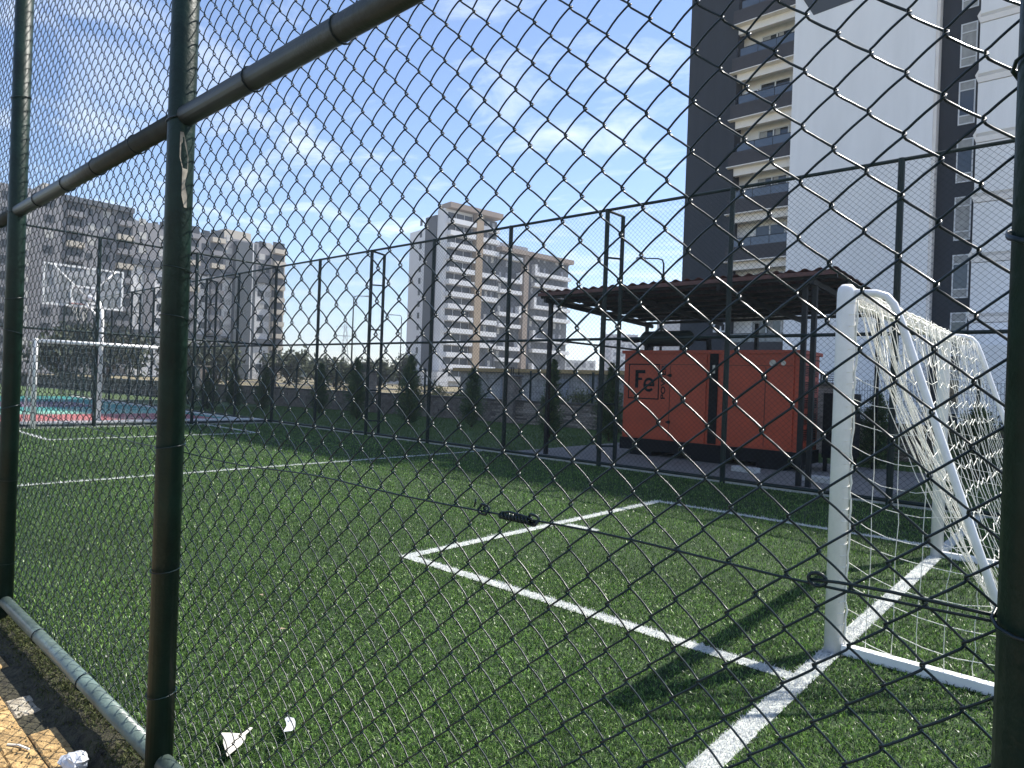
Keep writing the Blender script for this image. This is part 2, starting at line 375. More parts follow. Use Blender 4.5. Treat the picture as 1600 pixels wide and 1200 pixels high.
# second joint near the right post
jb = MB()
jb.tube([(-.30, MY-D-.012, 1.160), (-.26, MY-D-.02, 1.166), (-.20, MY-D-.012, 1.166), (-.12, MY-D-.01, 1.164), (-.055, MY-D-.01, 1.163)], .0024, 5)
jb.tube([(-.29+.012*math.cos(a), MY-D-.013, 1.162+.009*math.sin(a)) for a in [q*.5 for q in range(30)]], .0026, 5)
jb.obj('wire_joint', 'wire', nf, True)
# peeled paint under the rail on the second post
pts = [(.0446*math.cos(a), .0446*math.sin(a)) for a in (R(-25), R(-12), R(0), R(12))]
mb = MB()
prof = [(2.235, 0, 1), (2.20, 0, 2), (2.15, 0, 3), (2.11, 1, 3), (2.06, 1, 2), (2.02, 1, 3), (1.98, 2, 3)]
for (z0, a0, b0), (z1, a1, b1) in zip(prof[:-1], prof[1:]):
    mb.poly([(*pts[a0], z0), (*pts[b0], z0), (*pts[b1], z1), (*pts[a1], z1)])
mb.obj('peeled_patch', 'rust', nf, loc=(-2.42, 0, 0), label='peeled paint patch on the post')

# ================================================================== FAR FENCES
def panel_mesh(width, z0, z1, r=.0019):
    n = int(round(width/HP)); hp = width/n; nz = int((z1-z0)/VP); vp = (z1-z0)/nz; V = []; T = []
    zz_ = z0+np.arange(nz+1)*vp; up = np.array([[0, 1], [.87, -.5], [-.87, -.5]])*r
    for i in range(n):
        s_ = (np.arange(nz+1)+i) % 2; x = -width/2+(i+s_)*hp; base = len(V)
        P = np.zeros((nz+1, 3, 3)); P[:, :, 0] = x[:, None]+up[None, :, 0]; P[:, :, 1] = np.where(s_ == 0, -.002, .002)[:, None]+up[None, :, 1]; P[:, :, 2] = zz_[:, None]
        b = sum(len(q) for q in V)*1
        V.append(P.reshape(-1, 3))
        off_ = i*(nz+1)*3
        for k in range(3):
            k2 = (k+1) % 3; a = off_+np.arange(nz)*3; T.append(np.stack([a+k, a+k2, a+3+k2], 1)); T.append(np.stack([a+k, a+3+k2, a+3+k], 1))
    return np.concatenate(V), np.concatenate(T)
BW = 2.297
pv, pt = panel_mesh(BW, .08, FZ-.05, .0027)
proto_panel = tris_obj('mesh_panel', pv, pt, 'wire', None, kind='stuff'); panel_me = proto_panel.data; bpy.data.objects.remove(proto_panel)
fpost = MB().tube([(0, 0, -.1), (0, 0, FZ)], .042, 12).mesh('post', 'ffence')
frail = MB().tube([(-BW/2+.03, 0, 0), (BW/2-.03, 0, 0)], .026, 10).mesh('rail', 'ffence')
def far_fence(name, origin, rz, nb, label, buttress=(), side=1, mesh=True, last=True):
    t = empty(name, (*origin, 0), label, 'fence', rz)
    for i in range(nb+(1 if last else 0)): link('post', fpost, t, (i*BW, 0, 0))
    for i in range(nb):
        for z in (FZ-.02, 2.25, .05): link('rail', frail, t, ((i+.5)*BW, 0, z))
        if mesh: link('mesh_panel', panel_me, t, ((i+.5)*BW, -side*.046, 0), kind='stuff')
    for i in buttress:
        bp = MB().tube([(0, 0, -.1), (0, 0, FZ-.10)], .038, 12).obj('brace_post', 'ffence', t, loc=(i*BW+.16, side*.26, 0))
        b = MB().tube([(0, 0, FZ-.03), (.16, side*.26, FZ-.10)], .024, 8)
        for z in (1.1, 2.6, 3.7, .35): b.tube([(0, 0, z), (.16, side*.26, z)], .018, 8)
        b.obj('brace_rung', 'ffence', t, loc=(i*BW, 0, 0))
    return t
far_fence('mesh_fence', (-18.15, FY), 0, 9, 'tall dark green mesh fence along the far side of the pitch, before the generator', (2, 5, 8))
far_fence('mesh_fence', (EX, 9.887-4*BW+.0), R(90), 4, 'dark green mesh fence across the far left end behind the distant goal', (), -1, last=False)
far_fence('mesh_fence', (-18.15-9*BW, FY), 0, 9, 'dark green mesh fence alongside the basketball court', (7, 4, 1), last=False)

# ================================================================== GOALS
def sag_line(a, b, n, sag, jit=0, r=random):
    a = Vector(a); b = Vector(b); out = []
    for k in range(n+1):
        t = k/n; p = a.lerp(b, t); p = p+Vector((r.uniform(-jit, jit), r.uniform(-jit, jit), r.uniform(-jit, jit)))*(1 if 0 < k < n else 0); p.z -= sag*4*t*(1-t); out.append(p)
    return out
def make_goal(label, seed, mess):
    # local: mouth plane x=0 facing -x, posts at y=0 and y=GW, depth to +x
    GW, GH = 3.06, 2.017; r = random.Random(seed)
    g = empty('football_goal', (0, 0, 0), label, 'goal')
    for y in (0, GW):
        o = MB().tube([(0, y, -.02), (0, y, GH-.035), (0, y, GH-.008), (0, y, GH+.012)], .049, 20, rr=[.049, .049, .044, .026]).obj('goalpost', 'white', g); smooth_auto(o)
    o = MB().tube([(0, .05, GH-.045), (0, GW-.05, GH-.045)], .045, 18).obj('crossbar', 'white', g); smooth_auto(o)
    def st(y): return [(.04, y, GH-.035), (.15, y, GH-.045), (.20, y, GH-.065), (.235, y, GH-.11), (.27, y, GH-.20), (.40, y, 1.42), (.62, y, .75), (.86, y, .035)]
    for y in (0, GW):
        o = MB().tube(st(y), .020, 14).obj('back_stay', 'white', g, True)
        MB().box(.045, .90, y-.028, y+.028, .0, .052).obj('ground_bar', 'white', g)
    MB().box(.86, .91, .03, GW-.03, .002, .05).obj('ground_bar', 'white', g)
    net = MB(); th = .0022 if mess else .0026
    def back(y, t):  # t 0 top .. 1 bottom along the stay
        P = st(y)[3:]; L = [0]
        for a, b in zip(P[:-1], P[1:]): L.append(L[-1]+(Vector(b)-Vector(a)).length)
        s_ = t*L[-1]
        for k in range(len(P)-1):
            if s_ <= L[k+1] or k == len(P)-2:
                return Vector(P[k]).lerp(Vector(P[k+1]), min(1, (s_-L[k])/(L[k+1]-L[k])))
    # side nets
    for y in (0, GW):
        for k in range(15):
            z = .12+k*.128; t = max(0, min(1, 1-(z-.10)/1.75)); e = back(y, t)
            net.tube(sag_line((.045, y+.02, z), e+Vector((-.015, .02, -.05)), 6, .045*r.uniform(.5, 1.6), .006, r), th, 4)
        for k in range(1, 7):
            x = .045+k*.12; zt = GH-.06 if x < .2 else 1.95-(x-.24)*3.0
            if zt < .1: break
            net.tube(sag_line((x, y+.02, zt), (x+.02*r.uniform(-1, 1), y+.02, .05), 10, 0, .010, r), th, 4)
    # top net
    for k in range(24):
        y = .06+k*.128; net.tube(sag_line((.04, y, GH-.06), (.235, y, GH-.13), 4, .03, .006, r), th, 4)
    # back net
    for k in range(25):
        y = .04+k*.124; pts = []
        for q in range(13):
            p = back(0, q/12); bow = .06*math.sin(math.pi*q/12); pts.append((p.x-bow+r.uniform(-.012, .012), y+r.uniform(-.02, .02)*(2 if mess else 1), p.z+r.uniform(-.012, .012)))
        net.tube(pts, th, 4)
    for k in range(16):
        p = back(0, k/15); pts = []
        for q in range(26):
            bow = .06*math.sin(math.pi*k/15); sg = .035*abs(math.sin(q*1.57)); pts.append((p.x-bow-r.uniform(0, .02), .02+q*(GW-.04)/25, p.z-sg-r.uniform(0, .02)))
        net.tube(pts, th, 4)
    if mess:
        # slack folds of net gathered along the near stay and the crossbar
        for k in range(26):
            y = abs(r.gauss(0, .10))+.03; x0 = r.uniform(.02, .20); a = Vector((x0, y, GH-.06-r.uniform(0, .05))); z1 = r.choice([.35, .5, .75, .9, 1.1, .3]); x1 = .24+(1.9-z1)*.345+r.uniform(-.10, .0)
            b = Vector((x1, y+r.uniform(0, .12), z1)); m_ = a.lerp(b, .5)+Vector((-.10+r.uniform(-.05, .05), 0, -.06))
            pts = []
            for q in range(9):
                t = q/8; p = a*(1-t)**2+m_*2*t*(1-t)+b*t*t; pts.append(p+Vector((r.uniform(-.010, .010), r.uniform(-.01, .01), 0)))
            net.tube(pts, th, 4)
        for k in range(6):
            net.tube([(.03+.05*math.cos(k), .05+q*.07, GH-.055+.045*math.sin(k)+r.uniform(-.006, .006)) for q in range(43)], .007, 4)
        for k in range(62):   # cords laced round the bar
            y = .05+k*.042; net.tube([(.0+.055*math.cos(a)+.002, y+a*.008+r.uniform(-.006, .006), GH-.045+.055*math.sin(a)) for a in [q*.7-1.4 for q in range(8)]], th, 4)
        for k in range(26):   # loose loops hanging below the bar
            y = .1+k*.11+r.uniform(-.03, .03); x = r.uniform(.04, .22); dz = r.uniform(.12, .45)
            net.tube([(x, y, GH-.08), (x+.03, y+.03, GH-.08-dz*.7), (x+.06, y+.09, GH-.08-dz), (x+.03, y+.14, GH-.08-dz*.6), (x, y+.17, GH-.09)], th, 4)
        for k in range(30):   # lacing round the near post
            z = .1+k*.063; net.tube([(.052*math.cos(a), .052*math.sin(a), z+a*.006) for a in [q*.8-1.0 for q in range(6)]], .0024, 4)
        net.tube([(.056+r.uniform(-.006, .008), r.uniform(-.008, .008), .04+k*.05) for k in range(39)], .006, 5)
    net.obj('goal_net', 'net', g, True)
    return g
g1 = make_goal('white football goal beside the fence with its slack net bunched behind the post', 3, True); g1.location = (-1.077, 3.97, 0)
g2 = make_goal('white football goal at the far left end, in front of the basketball hoop', 5, False); g2.location = (-17.98, 4.05+3.06, 0); g2.rotation_euler = (0, 0, math.pi)

# ================================================================== BASKETBALL HOOP
bh = empty('basketball_hoop', (-18.9, 5.62, 0), 'white pole basketball hoop with clear framed backboard behind the far goal', 'basketball hoop')
o = MB().tube([(0, 0, 0), (0, 0, 2.55), (-.03, -.01, 2.85), (-.12, -.05, 3.05), (-.30, -.12, 3.16), (-.58, -.22, 3.2)], .062, 14).obj('pole', 'white', bh, True)
MB().box(-.15, .15, -.15, .15, -.05, .05).obj('base_plate', 'white', bh)
bf = MB(); y0, y1, z0, z1 = -1.13, .67, 2.93, 3.97
bx = -.62
for a in ((y0, y1, z1-.05, z1), (y0, y1, z0, z0+.05), (y0, y0+.05, z0+.05, z1-.05), (y1-.05, y1, z0+.05, z1-.05)): bf.box(bx-.02, bx+.02, *a)
bf.obj('board_frame', 'white', bh)
yc = (y0+y1)/2
tf = MB()
for a in ((yc-.30, yc+.30, 3.43, 3.48), (yc-.30, yc+.30, 3.03, 3.08), (yc-.30, yc-.25, 3.08, 3.43), (yc+.25, yc+.30, 3.08, 3.43)): tf.box(bx-.022, bx+.018, *a)
tf.obj('target_frame', 'white', bh)
for ya, zb_ in ((y0+.2, z1-.03), (y1-.2, z1-.03)):
    MB().tube([(bx+.03, ya, zb_), (-.45, yc+.02, 3.18)], .018, 8).obj('stay', 'white', bh, True)
MB().tube([(bx+.1, yc, 3.05), (-.03, 0, 2.6)], .03, 8).obj('brace', 'white', bh, True)
gm = bpy.data.materials.new('clear acrylic'); gm.use_nodes = True; gb = gm.node_tree.nodes['Principled BSDF']; gb.inputs['Base Color'].default_value = (.9, .95, .97, 1); gb.inputs['Roughness'].default_value = .05; gb.inputs['Alpha'].default_value = .12
MT['acrylic'] = gm
MB().box(bx-.006, bx+.006, y0+.052, y1-.052, z0+.052, z1-.052).obj('backboard', 'acrylic', bh)
MB().tube([(bx-.27+.225*math.cos(a), yc+.225*math.sin(a), 3.05) for a in [q*2*math.pi/20 for q in range(21)]], .01, 6).obj('rim', 'orange', bh, True)
nn = MB()
for k in range(12):
    a = k*math.pi/6; nn.tube([(bx-.27+.22*math.cos(a), yc+.22*math.sin(a), 3.04), (bx-.27+.15*math.cos(a+.4), yc+.15*math.sin(a+.4), 2.82), (bx-.27+.12*math.cos(a), yc+.12*math.sin(a), 2.62)], .005, 4)
nn.obj('hoop_net', 'net', bh)

# ================================================================== GENERATOR AND SHELTER
gen = empty('generator', (-7.62, 12.08, .02), 'orange red diesel generator cabinet on a black skid under the metal shelter', 'generator', R(1.5))
GL, GD = 3.64, 1.15
MB().box(.03, GL-.03, .03, GD-.03, .33, 2.12).obj('cabinet', 'orange', gen)
MB().box(-.02, GL+.02, -.01, GD+.01, 2.10, 2.165).obj('roof_panel', 'orange', gen)
sk_ = MB().box(-.01, GL+.01, 0, GD, .10, .345); sk_.box(.25, .75, -.004, GD+.004, .0, .10); sk_.box(GL-.75, GL-.25, -.004, GD+.004, 0, .10); sk_.box(1.6, 2.2, -.004, GD+.004, 0, .10)
sk_.obj('skid_base', 'black', gen)
for x0, x1 in ((.05, 1.86), (2.14, 3.50)):
    fr = MB().chamfer(x0, x1, 0, .01, 0, 0, 0) if 0 else MB().box(x0, x1, .004, .03, .37, 2.08)
    d_ = fr.obj('side_panel', 'orange', gen)
MB().box(1.92, 2.09, .012, .05, .36, 2.10).obj('centre_strip', 'black', gen)
MB().box(1.98, 2.03, .006, .014, 1.72, 1.88).obj('sticker', 'sticker', gen)
for x in (1.10, 3.00):
    MB().box(x-.006, x+.006, -.001, .006, .40, 1.86).obj('door_seam', 'seam', gen)
    for z in (1.66, .72): 
        hb = MB().box(x-.03, x+.03, -.018, .003, z-.03, z+.03); hb.box(x-.055, x+.04, -.028, -.018, z-.014, z+.014); hb.obj('latch', 'black', gen)
for x0, x1 in ((.06, 1.85), (2.15, 3.49)):
    MB().box(x0, x1, -.001, .006, 1.875, 1.885).obj('panel_seam', 'seam', gen)
for x, z, s_ in ((3.12, 1.93, .06), (3.31, 1.93, .045)):
    MB().tube([(x, .001, z), (x, -.003, z)], s_, 10).obj('sticker', 'sticker', gen)
# louvres on the right end and by the corner
lv = MB()
for c in range(2):
    for rr_ in range(5):
        for q in range(6):
            z = .55+rr_*.29+q*.034; y = .12+c*.50; lv.box(GL-.031, GL-.012, y, y+.36, z, z+.018)
lv.obj('louvre', 'black', gen)
MB().box(GL-.03, GL-.008, .06, GD-.06, 2.01, 2.03).obj('end_seam', 'seam', gen)
# lettering: square logo with Fe, and the word set upwards beside it
lg = MB()
for a in ((.15, .86, 1.865, 1.89), (.15, .86, 1.16, 1.185), (.15, .172, 1.185, 1.865), (.838, .86, 1.185, 1.865)): lg.box(a[0], a[1], -.002, .005, a[2], a[3])
lg.obj('logo_frame', 'black', gen)
def text(body, loc, size, rot, m, parent, name='lettering', bold=.0, sx=1):
    c = bpy.data.curves.new(name, 'FONT'); c.body = body; c.size = size; c.extrude = .002; c.offset = bold; c.materials.append(MT[m])
    o = bpy.data.objects.new(name, c); C.objects.link(o); o.parent = parent; o.location = loc; o.rotation_euler = rot; o.scale = (sx, 1, 1)
    bpy.context.view_layer.update(); me = bpy.data.meshes.new_from_object(o.evaluated_get(bpy.context.evaluated_depsgraph_get()))
    q = link(name, me, parent, loc); q.rotation_euler = rot; q.scale = (sx, 1, 1)
    bpy.data.objects.remove(o); bpy.data.curves.remove(c)
    if not me.materials: me.materials.append(MT[m])
    return q
fb = MB(); fb.box(.31, .385, -.002, .005, 1.39, 1.76); fb.box(.385, .54, -.002, .005, 1.69, 1.76); fb.box(.385, .47, -.002, .005, 1.55, 1.60)
fb.obj('lettering', 'black', gen)
eb = MB(); ec = (.63, 1.46)
def arc_(mb, cx, cz, r0, r1, a0, a1, n=20, sz=1.15):
    for k in range(n):
        t0 = R(a0+(a1-a0)*k/n); t1 = R(a0+(a1-a0)*(k+1)/n)
        mb.prism([(cx+r0*math.cos(t0), -.002, cz+r0*sz*math.sin(t0)), (cx+r1*math.cos(t0), -.002, cz+r1*sz*math.sin(t0)), (cx+r1*math.cos(t1), -.002, cz+r1*sz*math.sin(t1)), (cx+r0*math.cos(t1), -.002, cz+r0*sz*math.sin(t1))], (0, .007, 0))
arc_(eb, ec[0], ec[1], .078, .128, 0, 318); eb.box(ec[0]-.078, ec[0]+.128, -.0022, .005, ec[1]-.032, ec[1]+.012)
eb.obj('lettering', 'black', gen)
text('POWER', (1.0, -.001, 1.17), .135, (R(90), R(-90), 0), 'black', gen, sx=1.5, bold=.003)
# tank / exhaust on the roof
tk = MB().tube([(.10, .6, 2.45), (.18, .6, 2.45), (1.20, .6, 2.45), (1.28, .6, 2.45)], .16, 20, rr=[.10, .165, .165, .10])
o = tk.obj('exhaust_silencer', 'tank', gen, True)
MB().box(.24, .32, .48, .72, 2.16, 2.32).box(1.06, 1.14, .48, .72, 2.16, 2.32).obj('silencer_foot', 'black', gen)
MB().tube([(-.40, .6, 2.42), (-.16, .6, 2.42), (-.13, .6, 2.42), (.10, .6, 2.44)], .05, 12, rr=[.02, .035, .06, .06]).obj('exhaust_pipe', 'black', gen, True)
MB().tube([(1.28, .6, 2.45), (1.55, .6, 2.44), (1.62, .6, 2.40), (1.64, .6, 2.15)], .055, 12).obj('exhaust_pipe', 'black', gen, True)
tb = empty('fuel_tank', (-3.95, 12.25, .02), 'dark fuel tank standing beside the right end of the generator', 'tank', R(1.5))
MB().box(.18, .62, .5, 1.3, .25, 1.42).obj('tank_body', 'black', tb); MB().box(.20, .26, .52, .58, 0, .25).box(.54, .6, .52, .58, 0, .25).box(.20, .26, 1.2, 1.26, 0, .25).box(.54, .6, 1.2, 1.26, 0, .25).obj('tank_leg', 'black', tb)
for x, y, label in ((-4.6, 11.35, 'pale concrete block lying in front of the generator skid'), (-3.35, 11.2, 'pale concrete block at the right corner of the pad')):
    o = MB().chamfer(-.22, .22, -.10, .10, 0, .09, .015).obj('concrete_block', 'kerb', None, loc=(x, y, .021), rz=R(-8)); tagt(o, label, 'block')

sh = empty('metal_shelter', (-8.4, 10.25, 0), 'open shelter with dark red corrugated roof standing over the generator', 'shelter')
SX0, SX1, SY0, SY1, SZ0, SZ1 = -.05, 5.50, -.05, 4.15, 3.22, 3.06
# tile profile sheets
def roof_z(x, y):
    t = (y-SY0)/(SY1-SY0); z = SZ0+(SZ1-SZ0)*t; step = (y % .35)/.35
    return z+.022*math.cos(2*math.pi*x/.21)+.020*step
nsh = 6
for s_ in range(nsh):
    xa = SX0+(SX1-SX0)*s_/nsh; xb = SX0+(SX1-SX0)*(s_+1)/nsh; nx = 28; ys = []
    y = SY0
    k0 = 0
    while y < SY1-1e-6: ys += [y, min(y+.3499, SY1)-.0008]; y += .35
    mb = MB(); 
    for j, yy in enumerate(ys):
        for i in range(nx+1):
            x = xa+(xb-xa)*i/nx; kk = j//2; t = (yy-SY0)/(SY1-SY0)
            mb.v.append((x, yy, SZ0+(SZ1-SZ0)*t+.022*math.cos(2*math.pi*x/.21)+(.026 if j % 2 == 0 else 0)+.0012*(s_ % 2)))
    for j in range(len(ys)-1):
        for i in range(nx): a = j*(nx+1)+i; mb.f.append((a, a+1, a+nx+2, a+nx+1))
    o = mb.obj('roof_sheet', 'roofred', sh, True)
    so = o.modifiers.new('thickness', 'SOLIDIFY'); so.thickness = .004
fr = MB()
for k in range(8):
    y = SY0+.08+k*(SY1-SY0-.16)/7; z = SZ0+(SZ1-SZ0)*(y-SY0)/(SY1-SY0)-.075
    MB().box(SX0+.02, SX1-.02, y-.03, y+.03, z-.03, z+.03).obj('purlin', 'steel', sh)
for x in (.12, 1.9, 3.7, SX1-.35):
    MB().prism([(x-.03, SY0, SZ0-.19), (x+.03, SY0, SZ0-.19), (x+.03, SY0, SZ0-.108), (x-.03, SY0, SZ0-.108)], (0, SY1-SY0, SZ1-SZ0)).obj('rafter', 'steel', sh)
MB().prism([(SX0-.045, SY0, SZ0-.06), (SX0-.005, SY0, SZ0-.06), (SX0-.005, SY0, SZ0-.01), (SX0-.045, SY0, SZ0-.01)], (0, SY1-SY0, SZ1-SZ0)).obj('edge_strip', 'galv', sh)
MB().box(SX0, SX1, SY0-.03, SY0-.005, SZ0-.07, SZ0-.01).obj('edge_strip', 'roofred', sh)
for x, y in ((.12, .15), (.12, 2.0), (.12, 3.9), (2.8, 3.9), (SX1-.50, .15), (SX1-.36, .15), (SX1-.35, 2.0), (SX1-.35, 3.9)):
    zt = SZ0+(SZ1-SZ0)*(y-SY0)/(SY1-SY0)-.19; MB().box(x-.035, x+.035, y-.035, y+.035, -.05, zt).obj('post', 'steel', sh)
MB().box(.16, 2.8, 3.87, 3.93, 2.1, 2.14).box(.10, .14, .19, 3.87, 2.28, 2.32).obj('brace', 'steel', sh)

# ================================================================== STONE WALL WITH PANEL FENCE, PIERS
WP = [(-60, 11.2), (-34.0, 14.3), (-22.0, 16.6), (-12.5, 18.0), (6, 15.6)]; WH = .80
wall = empty('stone_wall', (-12.5, 18, 0), 'low wall of thin split stones running behind the trees and the generator', 'wall')
cands = []; core = MB()
for (ax, ay), (bx_, by) in zip(WP[:-1], WP[1:]):
    d_ = Vector((bx_-ax, by-ay, 0)); L = d_.length; d_.normalize(); nrm = Vector((d_.y, -d_.x, 0))
    a = Vector((ax, ay, 0)); b = Vector((bx_, by, 0))
    core.prism([a-nrm*.16+Vector((0, 0, -.1)), b-nrm*.16+Vector((0, 0, -.1)), b-nrm*.16+Vector((0, 0, WH-.04)), a-nrm*.16+Vector((0, 0, WH-.04))], nrm*.16)
    ang = math.atan2(d_.y, d_.x)
    if bx_ <= -33: continue
    zc = 0
    while zc < WH-.05:
        hh = random.uniform(.055, .085); s_ = random.uniform(-.3, 0)
        hh = min(hh, WH-.04-zc)
        while s_ < L:
            ln = random.uniform(.22, .55); e = min(s_+ln, L)
            if e-max(s_, 0) > .05:
                m_ = (max(s_, 0)+e)/2; p = a+d_*m_; px_ = p.x; dist = math.hypot(p.x, p.y)
                vis = (-19.0 < px_ < -12.0) or (-5.5 < px_ < -.5); gap = (-12 <= px_ <= -5.5)
                cands.append((dist+(100 if not vis else 0), p, ang, e-max(s_, 0), hh, zc, nrm))
            s_ = e
        zc += hh
cands.sort(key=lambda c: c[0])
sv = [MB().box(-.5, .5, -.5, .5, 0, 1) for _ in range(1)]
st_me = []
for k in range(6):
    mb = MB(); mb.box(-.5, .5, -.5, .5, 0, 1)
    mb.v = [(x+random.uniform(-.02, .02)*(1 if 1 else 0), y+random.uniform(-.12, .12), z+random.uniform(-.05, .02)) for x, y, z in mb.v]
    st_me.append(mb.mesh('stone', 'stone'))
rest = MB(); cnt = 0
for dist, p, ang, ln, hh, zc, nrm in cands:
    dep = random.uniform(.04, .10); gp = .006
    if cnt < 285 and dist < 100:
        o = link('stone', random.choice(st_me), wall); q = p+nrm*(dep/2-.01)-Vector((-12.5, 18, 0)); o.location = (q.x, q.y, zc); o.rotation_euler = (0, 0, ang); o.scale = (ln-.012, dep, hh-.012); cnt += 1
    else:
        c_, s_ = math.cos(ang), math.sin(ang); q = p+nrm*(dep/2-.01); b = len(rest.v)
        for z in (zc, zc+hh-.012):
            for dx, dy in ((-.5, -.5), (.5, -.5), (.5, .5), (-.5, .5)):
                X = dx*(ln-gp); Y = dy*dep; rest.v.append((q.x+X*c_-Y*s_+12.5, q.y+X*s_+Y*c_-18, z))
        rest.f += [(b, b+3, b+2, b+1), (b+4, b+5, b+6, b+7)]+[(b+i, b+(i+1) % 4, b+4+(i+1) % 4, b+4+i) for i in range(4)]
o = rest.obj('stone_course', 'stone', wall, kind='stuff')
core.v = [(x+12.5, y-18, z) for x, y, z in core.v]; core.obj('wall_core', 'cap', wall)
cp = MB()
for (ax, ay), (bx_, by) in zip(WP[:-1], WP[1:]):
    a = Vector((ax+12.5, ay-18, WH-.038)); b = Vector((bx_+12.5, by-18, WH-.038)); d_ = (b-a).normalized(); nrm = Vector((d_.y, -d_.x, 0))
    cp.prism([a-nrm*.22, b-nrm*.22, b+nrm*.10, a+nrm*.10], (0, 0, .06))
cp.obj('wall_cap', 'cap', wall)
def wall_at(x):
    for (ax, ay), (bx_, by) in zip(WP[:-1], WP[1:]):
        if ax <= x <= bx_: return ay+(by-ay)*(x-ax)/(bx_-ax), math.atan2(by-ay, bx_-ax)
# piers
PX = [-33.4, -28.6, -22.6, -15.6, -10.4, -4.9, .4]
plab = ['stone pier of the wall at the far left', 'stone pier near the pale corner of the grey apartment block', 'stone pier between the two leftmost round conifers', 'stone pier in front of the low ochre roofed building', 'stone pier hidden behind the generator cabinet', 'stone pier behind the right end of the generator', 'stone pier behind the near goal net']
for x, lb in zip(PX, plab):
    y, a = wall_at(x); t = empty('stone_pier', (x, y, 0), lb, 'pier', a, 'piers along the stone wall')
    MB().box(-.20, .20, -.21, .27, -.1, 1.62).obj('pier_core', 'cap', t)
    mb = MB(); z = 0
    while z < 1.58:
        hh = random.uniform(.06, .09)
        for x0, x1 in ((-.235, random.uniform(-.08, .08)), (0, .235)):
            if x0 == 0: x0 = xm+.006
            else: xm = x1
            dd = random.uniform(.235, .255); mb.box(x0, x1, -dd, .29, z, z+hh-.008)
        z += hh
    mb.obj('stone_course', 'stone', t, kind='stuff')
    MB().chamfer(-.27, .27, -.29, .33, 1.62, 1.70, .03).obj('pier_cap', 'cap', t)
    lf = MB()
    for sx in (-.16, .16):
        for sy in (-.16, .18): lf.box(sx-.012, sx+.012, sy-.012, sy+.012, 1.70, 1.95)
    for z in (1.75, 1.80, 1.85, 1.90, 1.95): lf.box(-.16, .16, -.17, -.155, z-.008, z+.008)
    lf.obj('lamp_cage', 'steel', t)
# welded panel fence on the wall
wf_lab = ['thin welded panel fence on the wall left of the leftmost conifers', 'thin welded panel fence on the wall in the middle', 'thin welded panel fence on the wall behind the generator']
for si in range(1, 4):
    (ax, ay), (bx_, by) = WP[si], WP[si+1]; a = Vector((ax, ay+.05, 0)); b = Vector((bx_, by+.05, 0)); d_ = (b-a); L = d_.length; ang = math.atan2(d_.y, d_.x)
    t = empty('panel_fence', a, wf_lab[si-1], 'fence', ang)
    n = int(L/2.4); stp = L/n
    for i in range(n+1): MB().box(-.03, .03, -.03, .03, WH, WH+1.05).obj('post', 'ffence', t, loc=(i*stp, 0, 0))
    for i in range(n):
        mb = MB(); k = 0
        x = .08
        while x < stp-.05: mb.box(x-.003, x+.003, -.003, .003, WH+.06, WH+.98); x += .06
        for z in (.08, .3, .52, .74, .96): mb.box(.04, stp-.04, -.006, .006, WH+z-.003, WH+z+.003)
        mb.obj('wire_panel', 'ffence', t, loc=(i*stp, 0, 0), kind='stuff')

# ================================================================== CONIFERS, BUSHES, WEEDS
def conifer(x, y, h, wd, label, seed, dark=1.0, group='young conifers along the wall'):
    r = np.random.default_rng(seed); t = empty('conifer_tree', (x, y, 0), label, 'tree', float(r.uniform(0, 6)), group); t.rotation_euler = (float(r.normal(0, .035)), float(r.normal(0, .035)), float(r.uniform(0, 6)))
    MB().tube([(0, 0, -.05), (0, .01, h*.5), (.01, 0, h*.93)], .03, 8, rr=[.035, .022, .006]).obj('trunk', 'bark', t, True)
    V = []; T = []; CC = []; nb = int(230*h)
    for b in range(nb):
        z = h*(.04+.96*r.random()**.95); prof = 1.3*wd*(1-(z/h))**.8*(.35 if z/h < .08 else 1)+.03
        a = r.uniform(0, 6.283); ln = prof*r.uniform(.45, 1.45); up = .55+.6*r.random(); base = np.array([0, 0, z-ln*.3]); dr = np.array([math.cos(a), math.sin(a), up]); dr /= np.linalg.norm(dr)
        shade = r.uniform(.6, 1.35); col0 = np.array([.065, .120, .050])*shade*dark if r.random() < .75 else np.array([.13, .19, .065])*shade*dark
        nl = int(10+26*ln/.5)
        s_ = r.uniform(.25, 1, nl)*ln; ctr = base[None]+dr[None]*s_[:, None]+r.normal(0, .012+.05*ln, (nl, 3))
        dd = dr[None]+r.normal(0, .45, (nl, 3)); dd /= np.linalg.norm(dd, axis=1)[:, None]
        sd_ = np.cross(dd, r.normal(0, 1, (nl, 3))); sd_ /= np.linalg.norm(sd_, axis=1)[:, None]
        L = r.uniform(.04, .085, nl)[:, None]; W_ = r.uniform(.007, .014, nl)[:, None]
        v = np.stack([ctr-sd_*W_, ctr+sd_*W_, ctr+dd*L], 1).reshape(-1, 3); o_ = sum(len(q) for q in V) if 0 else None
        V.append(v); CC.append(np.repeat(col0[None]*r.uniform(.7, 1.3, (nl, 1)), 3, 0))
    V = np.concatenate(V); CC = np.concatenate(CC); T = np.arange(len(V)).reshape(-1, 3)
    tris_obj('crown', V, T, 'needle', CC, t)
